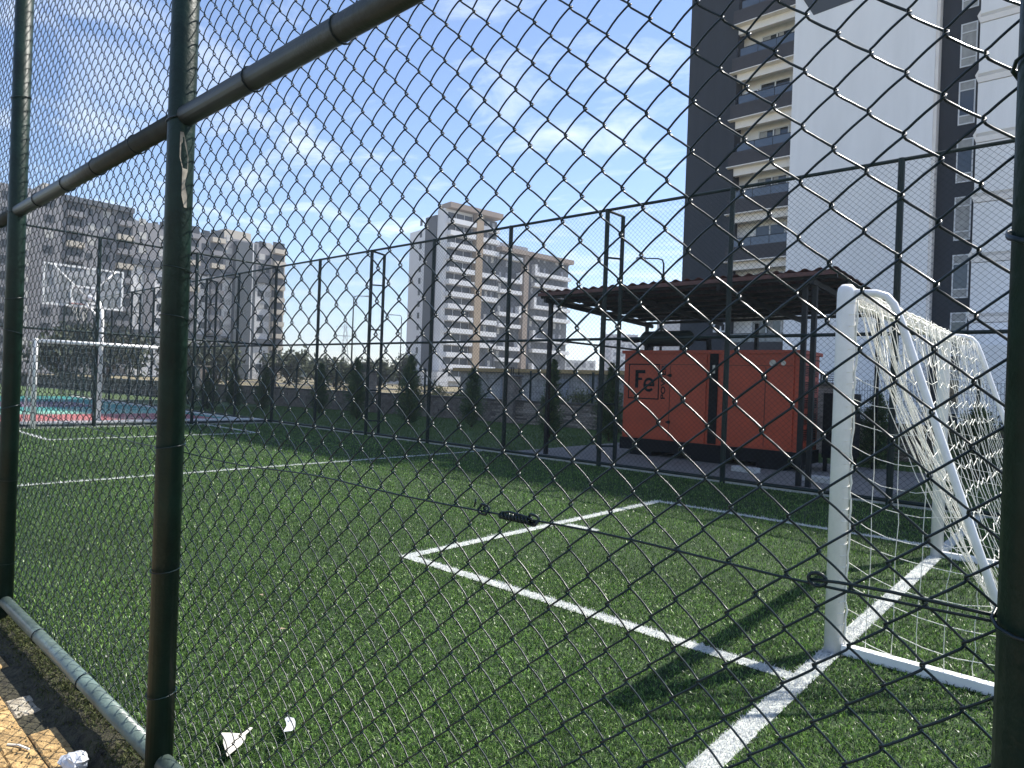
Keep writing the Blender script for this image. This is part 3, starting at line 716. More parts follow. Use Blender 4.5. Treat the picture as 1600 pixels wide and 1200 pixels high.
CF = [(-25.3, 9.98+1.2, 1.5, .35, 'small conifer seen through the far goal, leftmost of the row'), (-26.0, 12.6, 1.75, .36, 'dark conifer left of the corner post of the pitch fence'),
      (-24.4, 12.9, 1.75, .34, 'dark narrow conifer just right of the blue grey stair shaft'), (-22.0, 13.9, 1.85, .36, 'dark conifer directly right of the pitch corner post'),
      (-18.9, 13.4, 2.05, .46, 'broad feathery conifer left of the paired fence posts'), (-15.9, 13.2, 2.15, .44, 'broad feathery conifer with pointed tip in front of the pale tower block'),
      (-14.6, 14.6, 1.80, .42, 'conifer in front of the orange striped tower block'), (-10.9, 13.8, 2.05, .30, 'tall slim conifer below the left edge of the shelter roof'),
      (-9.55, 14.6, 2.0, .42, 'bushy conifer touching the left end of the generator'), (-3.3, 14.3, 1.45, .42, 'short conifer between the generator and the near goal'), (-1.6, 14.2, 1.3, .5, 'short bushy conifer behind the near goal net'), (-29.5, 12.2, 1.6, .4, 'small conifer hidden behind the basketball pole')]
for k, (x, y, h, wd, lb) in enumerate(CF): conifer(x, y, h, wd, lb, 100+k)
def leafbush(name, x, y, r0, h, label, seed, col, leaf=.05, n=2600, group=None, cat='bush'):
    r = np.random.default_rng(seed); t = empty(name, (x, y, -.05), label, cat, 0, group)
    nst = 6; mb = MB()
    for k in range(nst):
        a = k*1.05; mb.tube([(0, 0, 0), (.3*r0*math.cos(a), .3*r0*math.sin(a), h*.4), (.6*r0*math.cos(a), .6*r0*math.sin(a), h*.8)], .02, 5, rr=[.03*h/1.5, .018*h/1.5, .006])
    mb.obj('stem', 'bark', t, True)
    ncl = 26; cl = r.normal(0, .42, (ncl, 3))*np.array([r0, r0, h*.30])+np.array([0, 0, h*.56]); sz = r.uniform(.15, .34, ncl)*r0*1.2; sh_ = r.uniform(.6, 1.4, ncl)
    idx = r.integers(0, ncl, n); ctr = cl[idx]+r.normal(0, 1, (n, 3))*sz[idx][:, None]*.6; ctr[:, 2] = np.abs(ctr[:, 2])
    a = r.normal(0, 1, (n, 3)); a /= np.linalg.norm(a, axis=1)[:, None]; b = np.cross(a, r.normal(0, 1, (n, 3))); b /= np.linalg.norm(b, axis=1)[:, None]
    L = leaf*r.uniform(.6, 1.3, n)[:, None]
    v = np.stack([ctr-b*L*.35, ctr+b*L*.35, ctr+a*L], 1).reshape(-1, 3)
    c = np.repeat(np.array(col)[None]*sh_[idx][:, None]*r.uniform(.7, 1.3, (n, 1)), 3, 0)
    tris_obj('foliage', v, np.arange(len(v)).reshape(-1, 3), 'needle', c, t)
BU = [(-20.0, 19.5, .8, 1.3, 'loose green shrub beyond the wall left of the paired posts', (.09, .12, .03)), (-13.3, 19.0, 1.0, 1.5, 'ragged pale shrub beyond the wall below the pale tower block', (.11, .13, .04)),
      (-15.2, 20.0, .8, 1.2, 'low yellowish shrub beyond the wall left of the low building', (.14, .14, .05)), (-24.5, 22.0, 1.0, 1.4, 'yellow green shrub beyond the wall near the corner post', (.13, .15, .05)),
      (-.6, 16.6, .7, 1.5, 'sparse climbing shrub above the wall behind the near goal', (.03, .05, .025)), (-2.0, 16.9, .6, 1.2, 'small dark shrub above the wall right of the fuel tank', (.03, .05, .025)), (-30.5, 21, 1.4, 2.0, 'dark green shrub beyond the wall below the grey apartment block', (.05, .07, .03))]
for k, (x, y, r0, h, lb, col) in enumerate(BU): leafbush('leafy_shrub', x, y, r0, h, lb, 300+k, col, .07, 2200)
FT = []
for k in range(26):
    ang = R(-62+k*1.75); dd = 95+25*math.sin(k*1.9); FT.append((math.sin(ang)*dd, math.cos(ang)*dd))
# dry weeds field
n = 26000; r = rng; x = r.uniform(-44, -14, n); y = r.uniform(17.5, 34, n); wy = np.interp(x, [p[0] for p in WP], [p[1] for p in WP]); k = y > wy+.4; x = x[k]; y = y[k]; n = len(x)
cl = (np.sin(x*1.9+y)*np.sin(y*1.3-x*.7)+np.sin(x*.6)*.6); h = .26+.22*np.clip(cl, 0, 1.5)+r.uniform(0, .14, n); a = r.uniform(0, 6.28, n); ln = r.normal(0, .35, (n, 2))
P0 = np.stack([x, y, np.full(n, -.2)], 1); W_ = np.stack([np.cos(a), np.sin(a), np.zeros(n)], 1)*.016; Tp = P0+np.stack([ln[:, 0]*h, ln[:, 1]*h, h], 1)
g_ = np.clip(.5+.5*np.sin(x*.8)*np.sin(y*.9+1)+r.normal(0, .25, n), 0, 1)[:, None]; col = np.array([[.46, .38, .22]])*(1-g_)+np.array([[.17, .20, .06]])*g_
tris_obj('dry_weeds', np.stack([P0-W_, P0+W_, Tp], 1).reshape(-1, 3), np.arange(3*n).reshape(-1, 3), 'weed', np.repeat(col, 3, 0), kind='stuff')
# lawn tufts behind the far fence
n = 60000; x = r.uniform(-27, 1.5, n); y = r.uniform(10.0, 17.5, n); wy = np.interp(x, [p[0] for p in WP], [p[1] for p in WP]); k = (y < wy-.2) & ~((x > -9.05) & (x < -2.15) & (y < 14.35)); x = x[k]; y = y[k]; n = len(x)
h = r.uniform(.03, .07, n); a = r.uniform(0, 6.28, n); ln = r.normal(0, .5, (n, 2)); P0 = np.stack([x, y, np.full(n, -.015)], 1); W_ = np.stack([np.cos(a), np.sin(a), np.zeros(n)], 1)*.009; Tp = P0+np.stack([ln[:, 0]*h, ln[:, 1]*h, h], 1)
g_ = r.random(n)[:, None]; col = np.array([[.07, .13, .028]])*(1-g_)+np.array([[.14, .22, .055]])*g_
tris_obj('lawn_grass', np.stack([P0-W_, P0+W_, Tp], 1).reshape(-1, 3), np.arange(3*n).reshape(-1, 3), 'weed', np.repeat(col, 3, 0), kind='stuff')
# moss and weeds along the bottom pipe
n = 9000; x = r.uniform(-6.5, -1.5, n); y = .985-np.abs(r.normal(0, .055, n)); k = y > .80; x = x[k]; y = y[k]; n = len(x)
h = r.uniform(.006, .020, n); a = r.uniform(0, 6.28, n); ln = r.normal(0, .7, (n, 2)); P0 = np.stack([x, y, np.interp(y, [.80, .86, .90, .95, 1.0], [-.082, -.072, -.047, -.027, -.016])], 1); W_ = np.stack([np.cos(a), np.sin(a), np.zeros(n)], 1)*.004; Tp = P0+np.stack([ln[:, 0]*h, ln[:, 1]*h, h], 1)
g_ = r.random(n)[:, None]; col = np.array([[.05, .07, .02]])*(1-g_)+np.array([[.10, .11, .04]])*g_
tris_obj('moss_weeds', np.stack([P0-W_, P0+W_, Tp], 1).reshape(-1, 3), np.arange(3*n).reshape(-1, 3), 'weed', np.repeat(col, 3, 0), kind='stuff')
# grit on pavers
n = 2600; gv = []; gt = []
x = r.uniform(-5.3, -1.8, n); y = r.uniform(.0, .93, n); keep = (r.random(n) < (.12+.9*np.exp(-((y-.80)/.12)**2)+.25*(np.sin(x*9)*np.sin(y*14) > .3)))
x = x[keep]; y = y[keep]; n = len(x); s_ = r.uniform(.002, .008, n); zb0 = np.interp(y, [.84, .86, .90, .95, 1.0], [-.073, -.071, -.045, -.025, -.014])
tet = np.array([[1, 0, 0], [-.5, .87, 0], [-.5, -.87, 0], [0, 0, 1.1]]); rot = r.uniform(0, 6.28, n)
P_ = np.zeros((n, 4, 3))
for q in range(4):
    P_[:, q, 0] = x+s_*(tet[q, 0]*np.cos(rot)-tet[q, 1]*np.sin(rot)); P_[:, q, 1] = y+s_*(tet[q, 0]*np.sin(rot)+tet[q, 1]*np.cos(rot)); P_[:, q, 2] = zb0+s_*tet[q, 2]
tt = np.array([[0, 1, 3], [1, 2, 3], [2, 0, 3]]); tris_obj('grit', P_.reshape(-1, 3), (tt[None]+np.arange(n)[:, None, None]*4).reshape(-1, 3), 'soil', kind='stuff')

# ================================================================== LITTER
def crumple(name, pts, thick, m, label, seed, loc, amp):
    r_ = random.Random(seed); mb = MB(); n = len(pts); c = (sum(p[0] for p in pts)/n, sum(p[1] for p in pts)/n)
    rings = [1, .66, .33]; b = 0
    for q in rings:
        for p in pts: mb.v.append((c[0]+(p[0]-c[0])*q, c[1]+(p[1]-c[1])*q, thick+r_.uniform(0, amp)))
    mb.v.append((c[0], c[1], thick+amp))
    for k in range(2):
        for i in range(n): j = (i+1) % n; mb.f.append((k*n+i, k*n+j, (k+1)*n+j, (k+1)*n+i))
    for i in range(n): mb.f.append((2*n+i, 2*n+(i+1) % n, 3*n))
    o = mb.obj(name, m, None, loc=loc); so = o.modifiers.new('thickness', 'SOLIDIFY'); so.thickness = .0015; tagt(o, label, 'litter'); return o
crumple('paper_scrap', [(-.069,-.032),(-.03,-.042),(.002,-.056),(.092,-.084),(.085,-.06),(.06,-.015),(.029,.016),(.0,.03),(-.008,.048),(-.024,.072),(-.034,.068),(-.022,.02),(-.05,-.005)], .032, 'paper', 'torn white paper scrap lying on the turf near the bottom pipe', 2, (-2.42, 1.228, 0), .006)
crumple('paper_scrap', [(-.045,.02),(-.056,.038),(-.02,.045),(.004,.038),(.036,.018),(.06,-.01),(.058,-.045),(.04,-.02),(.0,.0)], .034, 'plastic', 'small crumpled white wrapper on the turf right of the torn paper', 4, (-2.37, 1.40, 0), .016)
import mathutils
mb = MB(); r_ = random.Random(9); nu, nv_ = 12, 8
for i in range(nv_+1):
    for j in range(nu):
        a = 2*math.pi*j/nu; e = math.pi*i/nv_; q = 1+r_.uniform(-.16, .16)
        mb.v.append((.055*q*math.sin(e)*math.cos(a), .040*q*math.sin(e)*math.sin(a), .032*q*math.cos(e)+.03))
for i in range(nv_):
    for j in range(nu): mb.f.append((i*nu+j, i*nu+(j+1) % nu, (i+1)*nu+(j+1) % nu, (i+1)*nu+j))
tagt(mb.obj('plastic_bag', 'plastic', None, loc=(-2.81, .80, -.073), rz=.6, ), 'crumpled white plastic lump on the pavers beside the bottom pipe', 'litter')
mb = MB().tube([(-.05, 0, 0), (.0, .004, .004), (.06, -.003, 0)], .004, 4); tagt(mb.obj('paper_strip', 'paper', None, loc=(-3.12, .69, -.068), rz=.5), 'thin white paper strip lying on the ochre pavers', 'litter')
# dry leaves on the turf
for k, (x, y) in enumerate([(-3.9, 2.1), (-3.3, 1.9), (-1.9, 9.3)]):
    mb = MB().poly([(-.02, 0, 0), (0, -.012, .006), (.025, 0, .002), (0, .012, .006)]); o = mb.obj('dry_leaf', 'm_orange' if k < 2 else 'paper', None, loc=(x, y, .034), rz=k)
    tagt(o, ['dry brown leaf on the turf behind the second post', 'dry brown leaf on the turf left of the halfway line end', 'small white scrap by the foot of the far fence'][k], 'leaf' if k < 2 else 'litter')

# ================================================================== BIG TOWER (behind the generator)
TY = 40.0; FH = 2.95; TZ0 = .60; NF = 15; TX0, TX1 = -20.95, 15.0; TD = 15; TOP = 46.0
tw = empty('apartment_tower', (TX0, TY, 0), 'tall apartment tower with anthracite, white and cream bays behind the generator', 'building')
def tb_(x0, x1, y0, y1, z0, z1, name, m): return MB().box(x0-TX0, x1-TX0, y0-TY, y1-TY, z0, z1).obj(name, m, tw)
tb_(-20.95, -17.72, TY, TY+TD, -.2, TOP, 'wall', 't_dark')
tb_(-17.715, -14.10, TY+.95, TY+TD, -.2, TOP, 'loggia_wall', 't_loggia')
tb_(-14.095, -6.95, TY-.45, TY+TD, -.2, TOP, 'wall', 't_white')
tb_(-6.945, -6.80, TY-.40, TY+.3, -.2, TOP, 'corner_trim', 't_beige')
tb_(-6.945, -5.08, TY+.35, TY+TD, -.2, TOP, 'wall', 't_dark')
tb_(-5.075, 3.0, TY+.05, TY+TD, -.2, TOP, 'wall', 't_white')
TOR = TOP-1.0  # unseen right bays and roof step, shaped to cast the shade edge on the turf
tb_(3.005, 5.0, TY+.35, TY+TD, -.2, TOR, 'wall', 't_dark')
tb_(5.005, TX1, TY-.45, TY+TD, -.2, TOR, 'wall', 't_white')
tb_(-21.2, 3.4, TY-.7, TY+TD+.3, TOP+.003, TOP+.3, 'roof', 't_white')
tb_(3.405, TX1+.2, TY-.7, TY+TD+.3, TOR+.003, TOR+.3, 'roof', 't_white')
# painted dark wedge on the white bay
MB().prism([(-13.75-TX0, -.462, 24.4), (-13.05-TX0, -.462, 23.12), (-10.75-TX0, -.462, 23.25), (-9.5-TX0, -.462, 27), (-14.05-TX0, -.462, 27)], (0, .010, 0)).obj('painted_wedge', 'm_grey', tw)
def dup(me, name, x, z, y=TY, parent=tw): return link(name, me, parent, (x-TX0, y-TY, z))
para = MB().box(-.20, 3.615, -.30, 0, 0, .86).mesh('balcony_parapet', 't_para')
slab = MB().box(-.32, 3.60, -.36, 0, -.06, -.003).box(-.0, 3.6, .003, .947, -.06, .05).mesh('balcony_slab', 't_beige')
lint = MB().box(.004, 3.61, .04, .35, -.52, -.064).mesh('lintel', 't_beige')
rgl = MB().box(.28, 3.60, -.22, -.20, .87, 1.36).mesh('rail_glass', 'railglass')
rfr = MB().box(.26, 3.61, -.235, -.185, 1.362, 1.40)
for q in range(4): rfr.box(.26+q*1.11, .285+q*1.11, -.235, -.185, .865, 1.36)
rfr = rfr.mesh('rail_frame', 'steel')
dfr = MB()
for a in ((1.15, 3.05, 2.22, 2.30), (1.15, 1.23, .06, 2.22), (2.97, 3.05, .06, 2.22), (2.06, 2.14, .06, 2.22)): dfr.box(a[0], a[1], .88, .947, a[2], a[3])
dfr = dfr.mesh('door_frame', 'frame'); dgl = MB().box(1.232, 2.058, .91, .93, .06, 2.218).box(2.142, 2.968, .91, .93, .06, 2.218).mesh('door_glass', 'glass'); dcu = MB().box(1.26, 1.7, .90, .909, .1, 2.2).box(2.2, 2.5, .90, .909, .1, 2.2).mesh('curtain', 'curtain')
acu = MB().box(0, .82, -.32, 0, 0, .58).mesh('air_conditioner', 'frame'); acf = MB().tube([(.27, -.325, .29), (.27, -.335, .29)], .20, 14).box(.56, .76, -.335, -.322, .1, .48).mesh('fan_grille', 'steel')
for f in range(-1, NF):
    z = TZ0+FH*f+FH*0
    z = 6.50+FH*(f-2)
    if z < -.5: continue
    dup(para, 'balcony_parapet', -17.715, z); dup(slab, 'balcony_slab', -17.715, z); dup(lint, 'lintel', -17.715, z+FH)
    g_ = dup(rgl, 'rail_glass', -17.715, z); dup(rfr, 'rail_frame', -17.715, z)
    d_ = dup(dfr, 'door_frame', -17.715, z)
    link('door_glass', dgl, d_); 
    if f % 3: link('curtain', dcu, d_)
    if f in (6, 9): a_ = dup(acu, 'air_conditioner', -17.4, z+1.35, TY+.93); link('fan_grille', acf, a_)
a_ = dup(acu, 'air_conditioner', -18.50, 5.05, TY-.02); link('fan_grille', acf, a_)
# window column in the dark strip
wfr = MB()
for a in ((0, .72, 2.16, 2.22), (0, .72, 0, .06), (0, .06, .06, 2.16), (.66, .72, .06, 2.16), (.06, .66, 1.72, 1.78), (.06, .66, .42, .48)): wfr.box(a[0], a[1], -.05, .004, a[2], a[3])
wfr = wfr.mesh('window_frame', 'frame'); wgl = MB().box(.062, .658, -.02, -.004, .482, 1.718).mesh('pane', 'glass'); wpn = MB().box(.062, .658, -.025, -.004, 1.782, 2.158).mesh('panel', 'curtain'); wpn2 = MB().box(.062, .658, -.025, -.004, .062, .418).mesh('panel', 'curtain'); wblind = MB().box(.062, .658, -.02, -.004, .482, 1.718).mesh('pane', 'curtain')
for f in range(-2, 13):
    z = 15.4+FH*(f-3)
    if z < .3: continue
    for xx in (-5.98, 4.0):
        w_ = dup(wfr, 'window', xx, z, TY+.348); link('pane', wblind if f in (1, 4) else wgl, w_); link('panel', wpn, w_); link('panel', wpn2, w_)
# white balcony fronts right of the strip
pr = MB().prism([(0, 0, 2.62), (0, 0, .16), (.0, .25, -.02), (0, .60, -.02), (0, .60, 2.62)], (8.2, 0, 0)).mesh('balcony_front', 't_white'); st_ = MB().box(.0, 8.2, -.03, .60, -.30, -.025).prism([(-.14, .0, .10), (-.003, .0, -.28), (-.003, .0, .35)], (0, .5, 0)).mesh('balcony_trim', 't_beige')
for f in range(-4, 11):
    z = 17.30+FH*(f-2)
    if z < 0: continue
    dup(pr, 'balcony_front', -5.05, z, TY-.62); dup(st_, 'balcony_trim', -5.05, z, TY-.62)
# left end windows (seen from a step aside)
ew = MB().box(-.03, .0, 0, 1.2, 0, 1.3).mesh('window', 'glass')
for f in range(0, NF):
    for yy in (3, 8): dup(ew, 'window', TX0-.002, 1.6+FH*f, TY+yy)
tw['label'] = 'tall apartment tower with anthracite, white and cream bays behind the generator'
# ground floor shops right of it
gs = empty('shop_front', (-1.0, 36.6, 0), 'low grey shop front with a small dark letter sign behind the near goal', 'shop')
MB().box(-4.0, 6, 0, 2.2, -.1, 3.9).obj('wall', 't_white', gs); MB().box(-1.9, -.9, -.02, -.003, 0, 2.8).obj('door', 'm_grey', gs); MB().box(1.9, 2.2, -.3, -.003, 0, 3.4).obj('column', 'm_grey', gs)
text('C', (.75, -.01, 3.05), .75, (R(90), 0, 0), 'black', gs, bold=.01)

# ================================================================== LOW OCHRE ROOFED BUILDING
lo = empty('low_building', (-29.5, 28, 0), 'low pale building with an ochre roof edge beyond the wall', 'building')
MB().box(0, 15, .4, 6, -.1, 2.0).obj('wall', 'lowwall', lo); MB().box(-.3, 15.3, 0, 6.3, 2.003, 2.20).obj('roof', 'ochre', lo)
for k in range(5): MB().box(1.2+k*2.8, 1.75+k*2.8, .33, .397, -.1, 2.0).obj('pillar', 'm_mid', lo)
for k in range(3): MB().box(3.4+k*4.2, 4.1+k*4.2, .36, .397, -.1, 1.7).obj('door', 'm_mid', lo)

# ================================================================== MID BUILDING (orange stripe)
MX, MY0 = -118.3, 107.7
mbd = empty('apartment_tower', (MX, MY0, 0), 'pale stepped tower block with a narrow tan vertical stripe in the middle distance', 'building', R(-8.6))
def mbx(x0, x1, y0, y1, z0, z1, name, m): return MB().box(x0, x1, y0, y1, z0, z1).obj(name, m, mbd)
mbx(-17.4, -9.1, .2, 16, 0, 39.2, 'wall', 'm_white'); mbx(-9.095, -4.305, -.4, 16, 0, 41.6, 'wall', 'm_grey'); mbx(-4.30, -1.4, 0, 8.4, 0, 42.8, 'wall', 'm_white')
mbx(-4.29, -1.4, 8.41, 16.2, 0, 42.3, 'wall', 'm_grey'); mbx(-17.3, -1.4, 16.41, 42.2, 0, 34.9, 'wall', 'm_grey')
mbx(-1.39, .35, 8.6, 10.7, 0, 42.7, 'stripe', 'm_orange')
mbx(-4.4, .6, .4, 16.6, 42.81, 44.1, 'cornice', 'm_brown'); mbx(-16, .5, 16.61, 42.5, 34.95, 36.1, 'cornice', 'm_brown'); mbx(-12, -5, 17, 30, 36.11, 38.4, 'roof_block', 'm_mid')
mbx(-1.39, .1, 24.7, 26.3, 0, 34.9, 'stripe', 'm_brown')
mbx(-22, 7, -6, -3, 0, 3.2, 'podium', 'm_white')
b1 = MB().box(-1.395, .3, 0, 7.6, 0, 1.15).mesh('balcony', 'm_white'); b2 = MB().box(-1.395, 0, 0, 5.4, 0, 1.15).mesh('balcony', 'm_white')
b3 = MB().box(-1.395, .2, 0, 7.3, 0, .95).mesh('balcony', 'm_white'); b4 = MB().box(-1.395, .2, 0, 13.6, 0, .95).mesh('balcony', 'm_white'); bu = MB().box(-1.395, .19, 0, .8, .953, 2.95).mesh('balcony_side', 'm_white')
wi = MB().box(-.05, .05, 0, 1.0, 0, 1.5).mesh('window', 'farglass'); wc = MB().box(-.05, .05, 0, .8, 0, 1.45).mesh('window', 'curtain'); wb = MB().box(-.05, .05, 0, 2.2, 0, 1.6).mesh('window', 'farglass'); wd_ = MB().box(-.05, .07, 0, .7, 0, 1.4).mesh('window', 'm_mid')
rr2 = random.Random(5)
for f in range(14):
    z = 1.2+f*2.93
    link('balcony', b1, mbd, (0, .9, z))
    if f % 4 != 2: link('balcony', b2, mbd, (0, 10.75, z-.1))
    for q in range(3): link('window', wb, mbd, (-1.36, 1.1+q*2.45, z+1.2))
    for q in range(3): link('window', rr2.choice([wc, wi, wi, wd_]), mbd, (-1.36, 11.2+q*1.7, z+1.2))
    if f < 12:
        k = f % 3
        if k != 1: link('balcony', b3, mbd, (0, 16.7, z-.3)); link('balcony_side', bu, mbd, (0, 23.2, z-.3)) if k == 0 else None
        if k != 2: link('balcony', b4, mbd, (0, 28.4, z-.3)); link('balcony_side', bu, mbd, (0, 28.4, z-.3)) if k == 1 else None
        for q in range(11):
            y = 17.3+q*2.2
            if 23.6 < y < 27: continue
            link('window', rr2.choice([wc, wi, wi, wd_]), mbd, (-1.36, y, z+.85))
    o = link('window', wi, mbd, (-11.5, .19, z+.9)); o.rotation_euler = (0, 0, R(90))

# ================================================================== LEFT APARTMENT BLOCK
LX = -150.0
lb = empty('apartment_block', (LX, 27, 0), 'long grey apartment block filling the left of the view', 'building')
def lbx(x0, x1, y0, y1, z0, z1, name, m): return MB().box(x0-LX, x1-LX, y0-27, y1-27, z0, z1).obj(name, m, lb)
lbx(LX-16, LX, 14, 37.4, 0, 34.2, 'wall', 'l_mauve'); lbx(LX-16, LX-.8, 37.41, 49.7, 0, 33.3, 'wall', 'l_mauve'); lbx(LX-17, LX+.3, 37.45, 49.9, 33.31, 34.3, 'parapet', 'm_grey'); lbx(LX-12, LX-2, 34.5, 36.8, 34.21, 36.2, 'roof_block', 'l_beige')
lbx(LX-16, LX-.8, 49.95, 80.6, 24.3, 32.2, 'wall', 'l_mauve'); lbx(LX-16, LX-.8, 49.95, 80.6, 0, 23.0, 'wall', 'l_light'); lbx(LX-16, LX-.2, 49.95, 84.2, 23.01, 24.29, 'band', 'm_grey'); lbx(LX-.79, LX-.2, 50.0, 84.1, 8.4, 9.6, 'band', 'm_grey')
lbx(LX-13, LX-.8, 80.61, 84.3, 0, 23.0, 'wall', 'l_beige'); lbx(LX-13, LX-.8, 80.61, 84.3, 24.3, 32.5, 'wall', 'l_beige')
lbx(LX-.795, LX+.6, 71.3, 76.2, -.1, 31.6, 'stair_shaft', 'l_dark'); lbx(LX-.78, LX+.62, 75.3, 75.5, 0, 31.7, 'downpipe', 'm_white')
lbx(LX-10, LX-3, 70, 76.5, 32.21, 34.6, 'roof_block', 'l_beige')
for y0, y1 in ((52.5, 54.5), (60.5, 63.0), (66.5, 68.5)): lbx(LX-.795, LX-.55, y0, y1, 9.7, 22.9, 'render_stripe', 'l_mauve')
for y0 in (51, 55.5, 58.5, 64.5, 68, 79, 82): lbx(LX-6, LX-5, y0, y0+.9, 32.25, 33.1+.5*rr2.random(), 'chimney', 'l_dark')
lw = [MB().box(-.06, .06, 0, 1.5, 0, 1.45).mesh('window', 'farglass'), MB().box(-.06, .07, 0, 1.4, 0, 1.4).mesh('window', 'curtain'), MB().box(-.06, .06, 0, .9, 0, 1.3).mesh('window', 'farglass')]
lbal = MB().box(-.0, 1.1, 0, 3.0, 0, 1.05).mesh('balcony', 'l_mauve'); lbal2 = MB().box(0, 1.1, 0, 3.0, 0, 1.05).mesh('balcony', 'l_beige'); lrec = MB().box(-.05, .03, 0, 3.0, 0, 1.75).mesh('balcony_opening', 'farglass')
nw = 0
for f in range(11):
    z = 1.3+f*2.92
    for y, kind in [(28, 0), (31, 1), (34.5, 0), (41.8, 2), (44.6, 0), (51.2, 1), (55.2, 0), (58.0, 2), (64.2, 0), (69.6, 1), (77.6, 0), (79.3, 2)]:
        x = 0 if y < 37.4 else -.8
        if nw < 150: 
            k = 1 if rr2.random() < .28 else kind
            link('window', lw[k], lb, (x, y-27+rr2.uniform(-.1, .1), z+.9)); nw += 1
    for y in (38.2, 47.0, 60.5, 66.0, 81.0):
        link('balcony', lbal2 if (y > 80 or rr2.random() < .2) else lbal, lb, (-.79, y-27, z)); link('balcony_opening', lrec, lb, (-.79, y-27, z+1.06))

# ================================================================== DISTANT THINGS
def far_block(ang, dist, wdt, h, label, m='fargrey', floors=4, cols=7):
    a = R(ang); t = empty('distant_building', (math.sin(a)*dist, math.cos(a)*dist, 0), label, 'building', -a, 'distant buildings on the skyline')
    MB().box(-wdt/2, wdt/2, 0, 14, 0, h).obj('wall', m, t)
    wn = MB().box(0, wdt/cols*.5, -.1, -.003, 0, h/floors*.5).mesh('window', 'm_mid')
    for f in range(floors):
        for c in range(cols): link('window', wn, t, (-wdt/2+wdt/cols*(c+.25), 0, h/floors*(f+.25)))
def pxang(u): return math.degrees(_y+math.atan((u-800)/_f))
far_block(pxang(968), 330, 16, 27, 'pale distant block left of the generator silencer', floors=8, cols=5)
far_block(pxang(1000), 300, 26, 21, 'low pinkish distant block above the generator', 'l_light', 6, 8)
far_block(pxang(1045), 300, 12, 33, 'narrow grey distant block beside the tower under the roof', 'm_mid', 9, 3)
far_block(pxang(905), 260, 12, 11, 'tiny pale distant block right of the orange striped tower', 'l_light', 3, 4)
far_block(pxang(600), 420, 20, 7, 'very low distant block on the horizon between the two large buildings', 'fargrey', 2, 6)
def far_tree(k, u, dist, h, label):
    a = R(pxang(u)); leafbush('broadleaf_tree', math.sin(a)*dist, math.cos(a)*dist, h*.55, h, label, 500+k, (.06, .075, .04), .55, 1500, 'trees on the horizon', 'tree')
for k, (u, dist, h, l_) in enumerate([(452, 90, 5.0, 'greyish distant tree at the corner of the grey block'), (500, 100, 4.6, 'rounded distant tree right of the corner post'), (522, 88, 4.2, 'small distant tree left of the lamp mast'), (570, 105, 4.8, 'distant tree behind the left paired post'), (592, 95, 4.0, 'distant tree just left of the stone pier'), (628, 100, 4.6, 'distant tree beside the pale stepped block'), (300, 80, 4.4, 'distant tree beneath the grey block beside the second post'), (340, 85, 5.0, 'distant tree beneath the middle of the grey block'), (165, 70, 5.5, 'distant green tree beneath the grey block behind the far goal'), (100, 70, 5.0, 'distant green tree at the far left behind the goal net'), (1125, 36, 2.5, 'small tree at the foot of the tower')]): far_tree(k, u, dist, h, l_)
def lamp(u, vtop, dist, side, label, hz):
    a = R(pxang(u)); z = 1.42+(hz-vtop)*dist*math.cos(math.atan((u-800)/_f))/_f
    t = empty('street_lamp', (math.sin(a)*dist, math.cos(a)*dist, 0), label, 'street lamp', -a, 'street lamps beyond the wall')
    MB().tube([(0, 0, 0), (0, 0, z-.3), (side*.08, 0, z-.08), (side*.3, 0, z), (side*1.0, 0, z+.02)], .06, 8, rr=[.09, .05, .045, .04, .035]).obj('pole', 'steel', t, True)
    MB().chamfer(side*1.25-.28, side*1.25+.28, -.12, .12, z-.03, z+.08, .04).obj('lamp_head', 'm_mid', t)
lamp(548, 462, 62, 1, 'thin street lamp mast left of the paired fence posts', 588.6); lamp(624, 493, 80, -1, 'thin street lamp mast just left of the pale stepped block', 591.4); lamp(1030, 404, 38, -1, 'street lamp rising behind the shelter roof', 606.2)
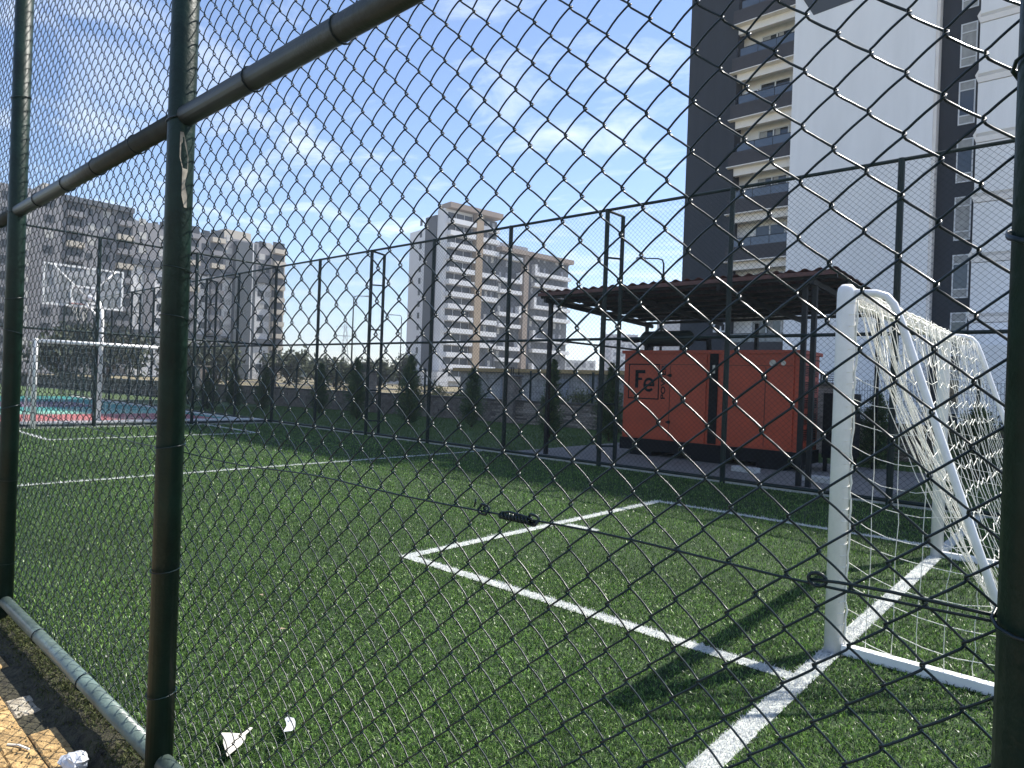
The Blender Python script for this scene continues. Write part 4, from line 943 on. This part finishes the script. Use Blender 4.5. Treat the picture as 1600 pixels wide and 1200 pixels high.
# lattice pylon
a = R(pxang(537)); py = empty('power_pylon', (math.sin(a)*230, math.cos(a)*230, 0), 'faint lattice pylon on the horizon near the corner post', 'pylon', -a)
mb = MB()
for sx in (-1, 1):
    for sy in (-1, 1): mb.tube([(sx*1.6, sy*1.6, 0), (sx*.3, sy*.3, 19)], .12, 4)
for k in range(7):
    z = k*2.6; w0 = 1.6-1.3*z/19; w1 = 1.6-1.3*(z+2.6)/19
    for sy in (-1, 1): mb.tube([(-w0, sy*w0, z), (w1, sy*w1, z+2.6)], .07, 4); mb.tube([(w0, sy*w0, z), (-w1, sy*w1, z+2.6)], .07, 4)
mb.obj('lattice', 'm_mid', py); MB().tube([(-4, 0, 15), (4, 0, 15)], .12, 4).tube([(-3, 0, 18), (3, 0, 18)], .1, 4).obj('cross_arm', 'm_mid', py)
mb = MB(); N = 80
rw = random.Random(3)
for k in range(N):
    a0 = R(-75+k*.95); a1 = R(-75+(k+1)*.95); d0 = 520
    mb.v += []
pts = [R(-80+k*1.0) for k in range(110)]
hs = [5+3*math.sin(k*.7)+rw.uniform(-1.5, 2.5) for k in range(110)]
for a_, h_ in zip(pts, hs): mb.v += [(math.sin(a_)*520, math.cos(a_)*520, -1), (math.sin(a_)*520, math.cos(a_)*520, h_), (math.sin(a_)*560, math.cos(a_)*560, h_+3), (math.sin(a_)*600, math.cos(a_)*600, -1)]
for k in range(109):
    b = k*4
    for q in range(3): mb.f.append((b+q, b+4+q, b+5+q, b+1+q))
mb.obj('distant_wood', 'farwood', None, kind='stuff')

hz = bpy.data.materials.new('air'); hz.use_nodes = True; t_ = hz.node_tree; t_.nodes.clear()
ov = t_.nodes.new('ShaderNodeOutputMaterial'); pv_ = t_.nodes.new('ShaderNodeVolumePrincipled'); pv_.inputs['Color'].default_value = (.80, .87, .97, 1); pv_.inputs['Density'].default_value = .0006; pv_.inputs['Anisotropy'].default_value = .3
t_.links.new(pv_.outputs[0], ov.inputs['Volume'])
MT['air'] = hz
MB().box(-930, 530, -330, 1530, -2, 62).obj('haze', 'air', None, kind='stuff')
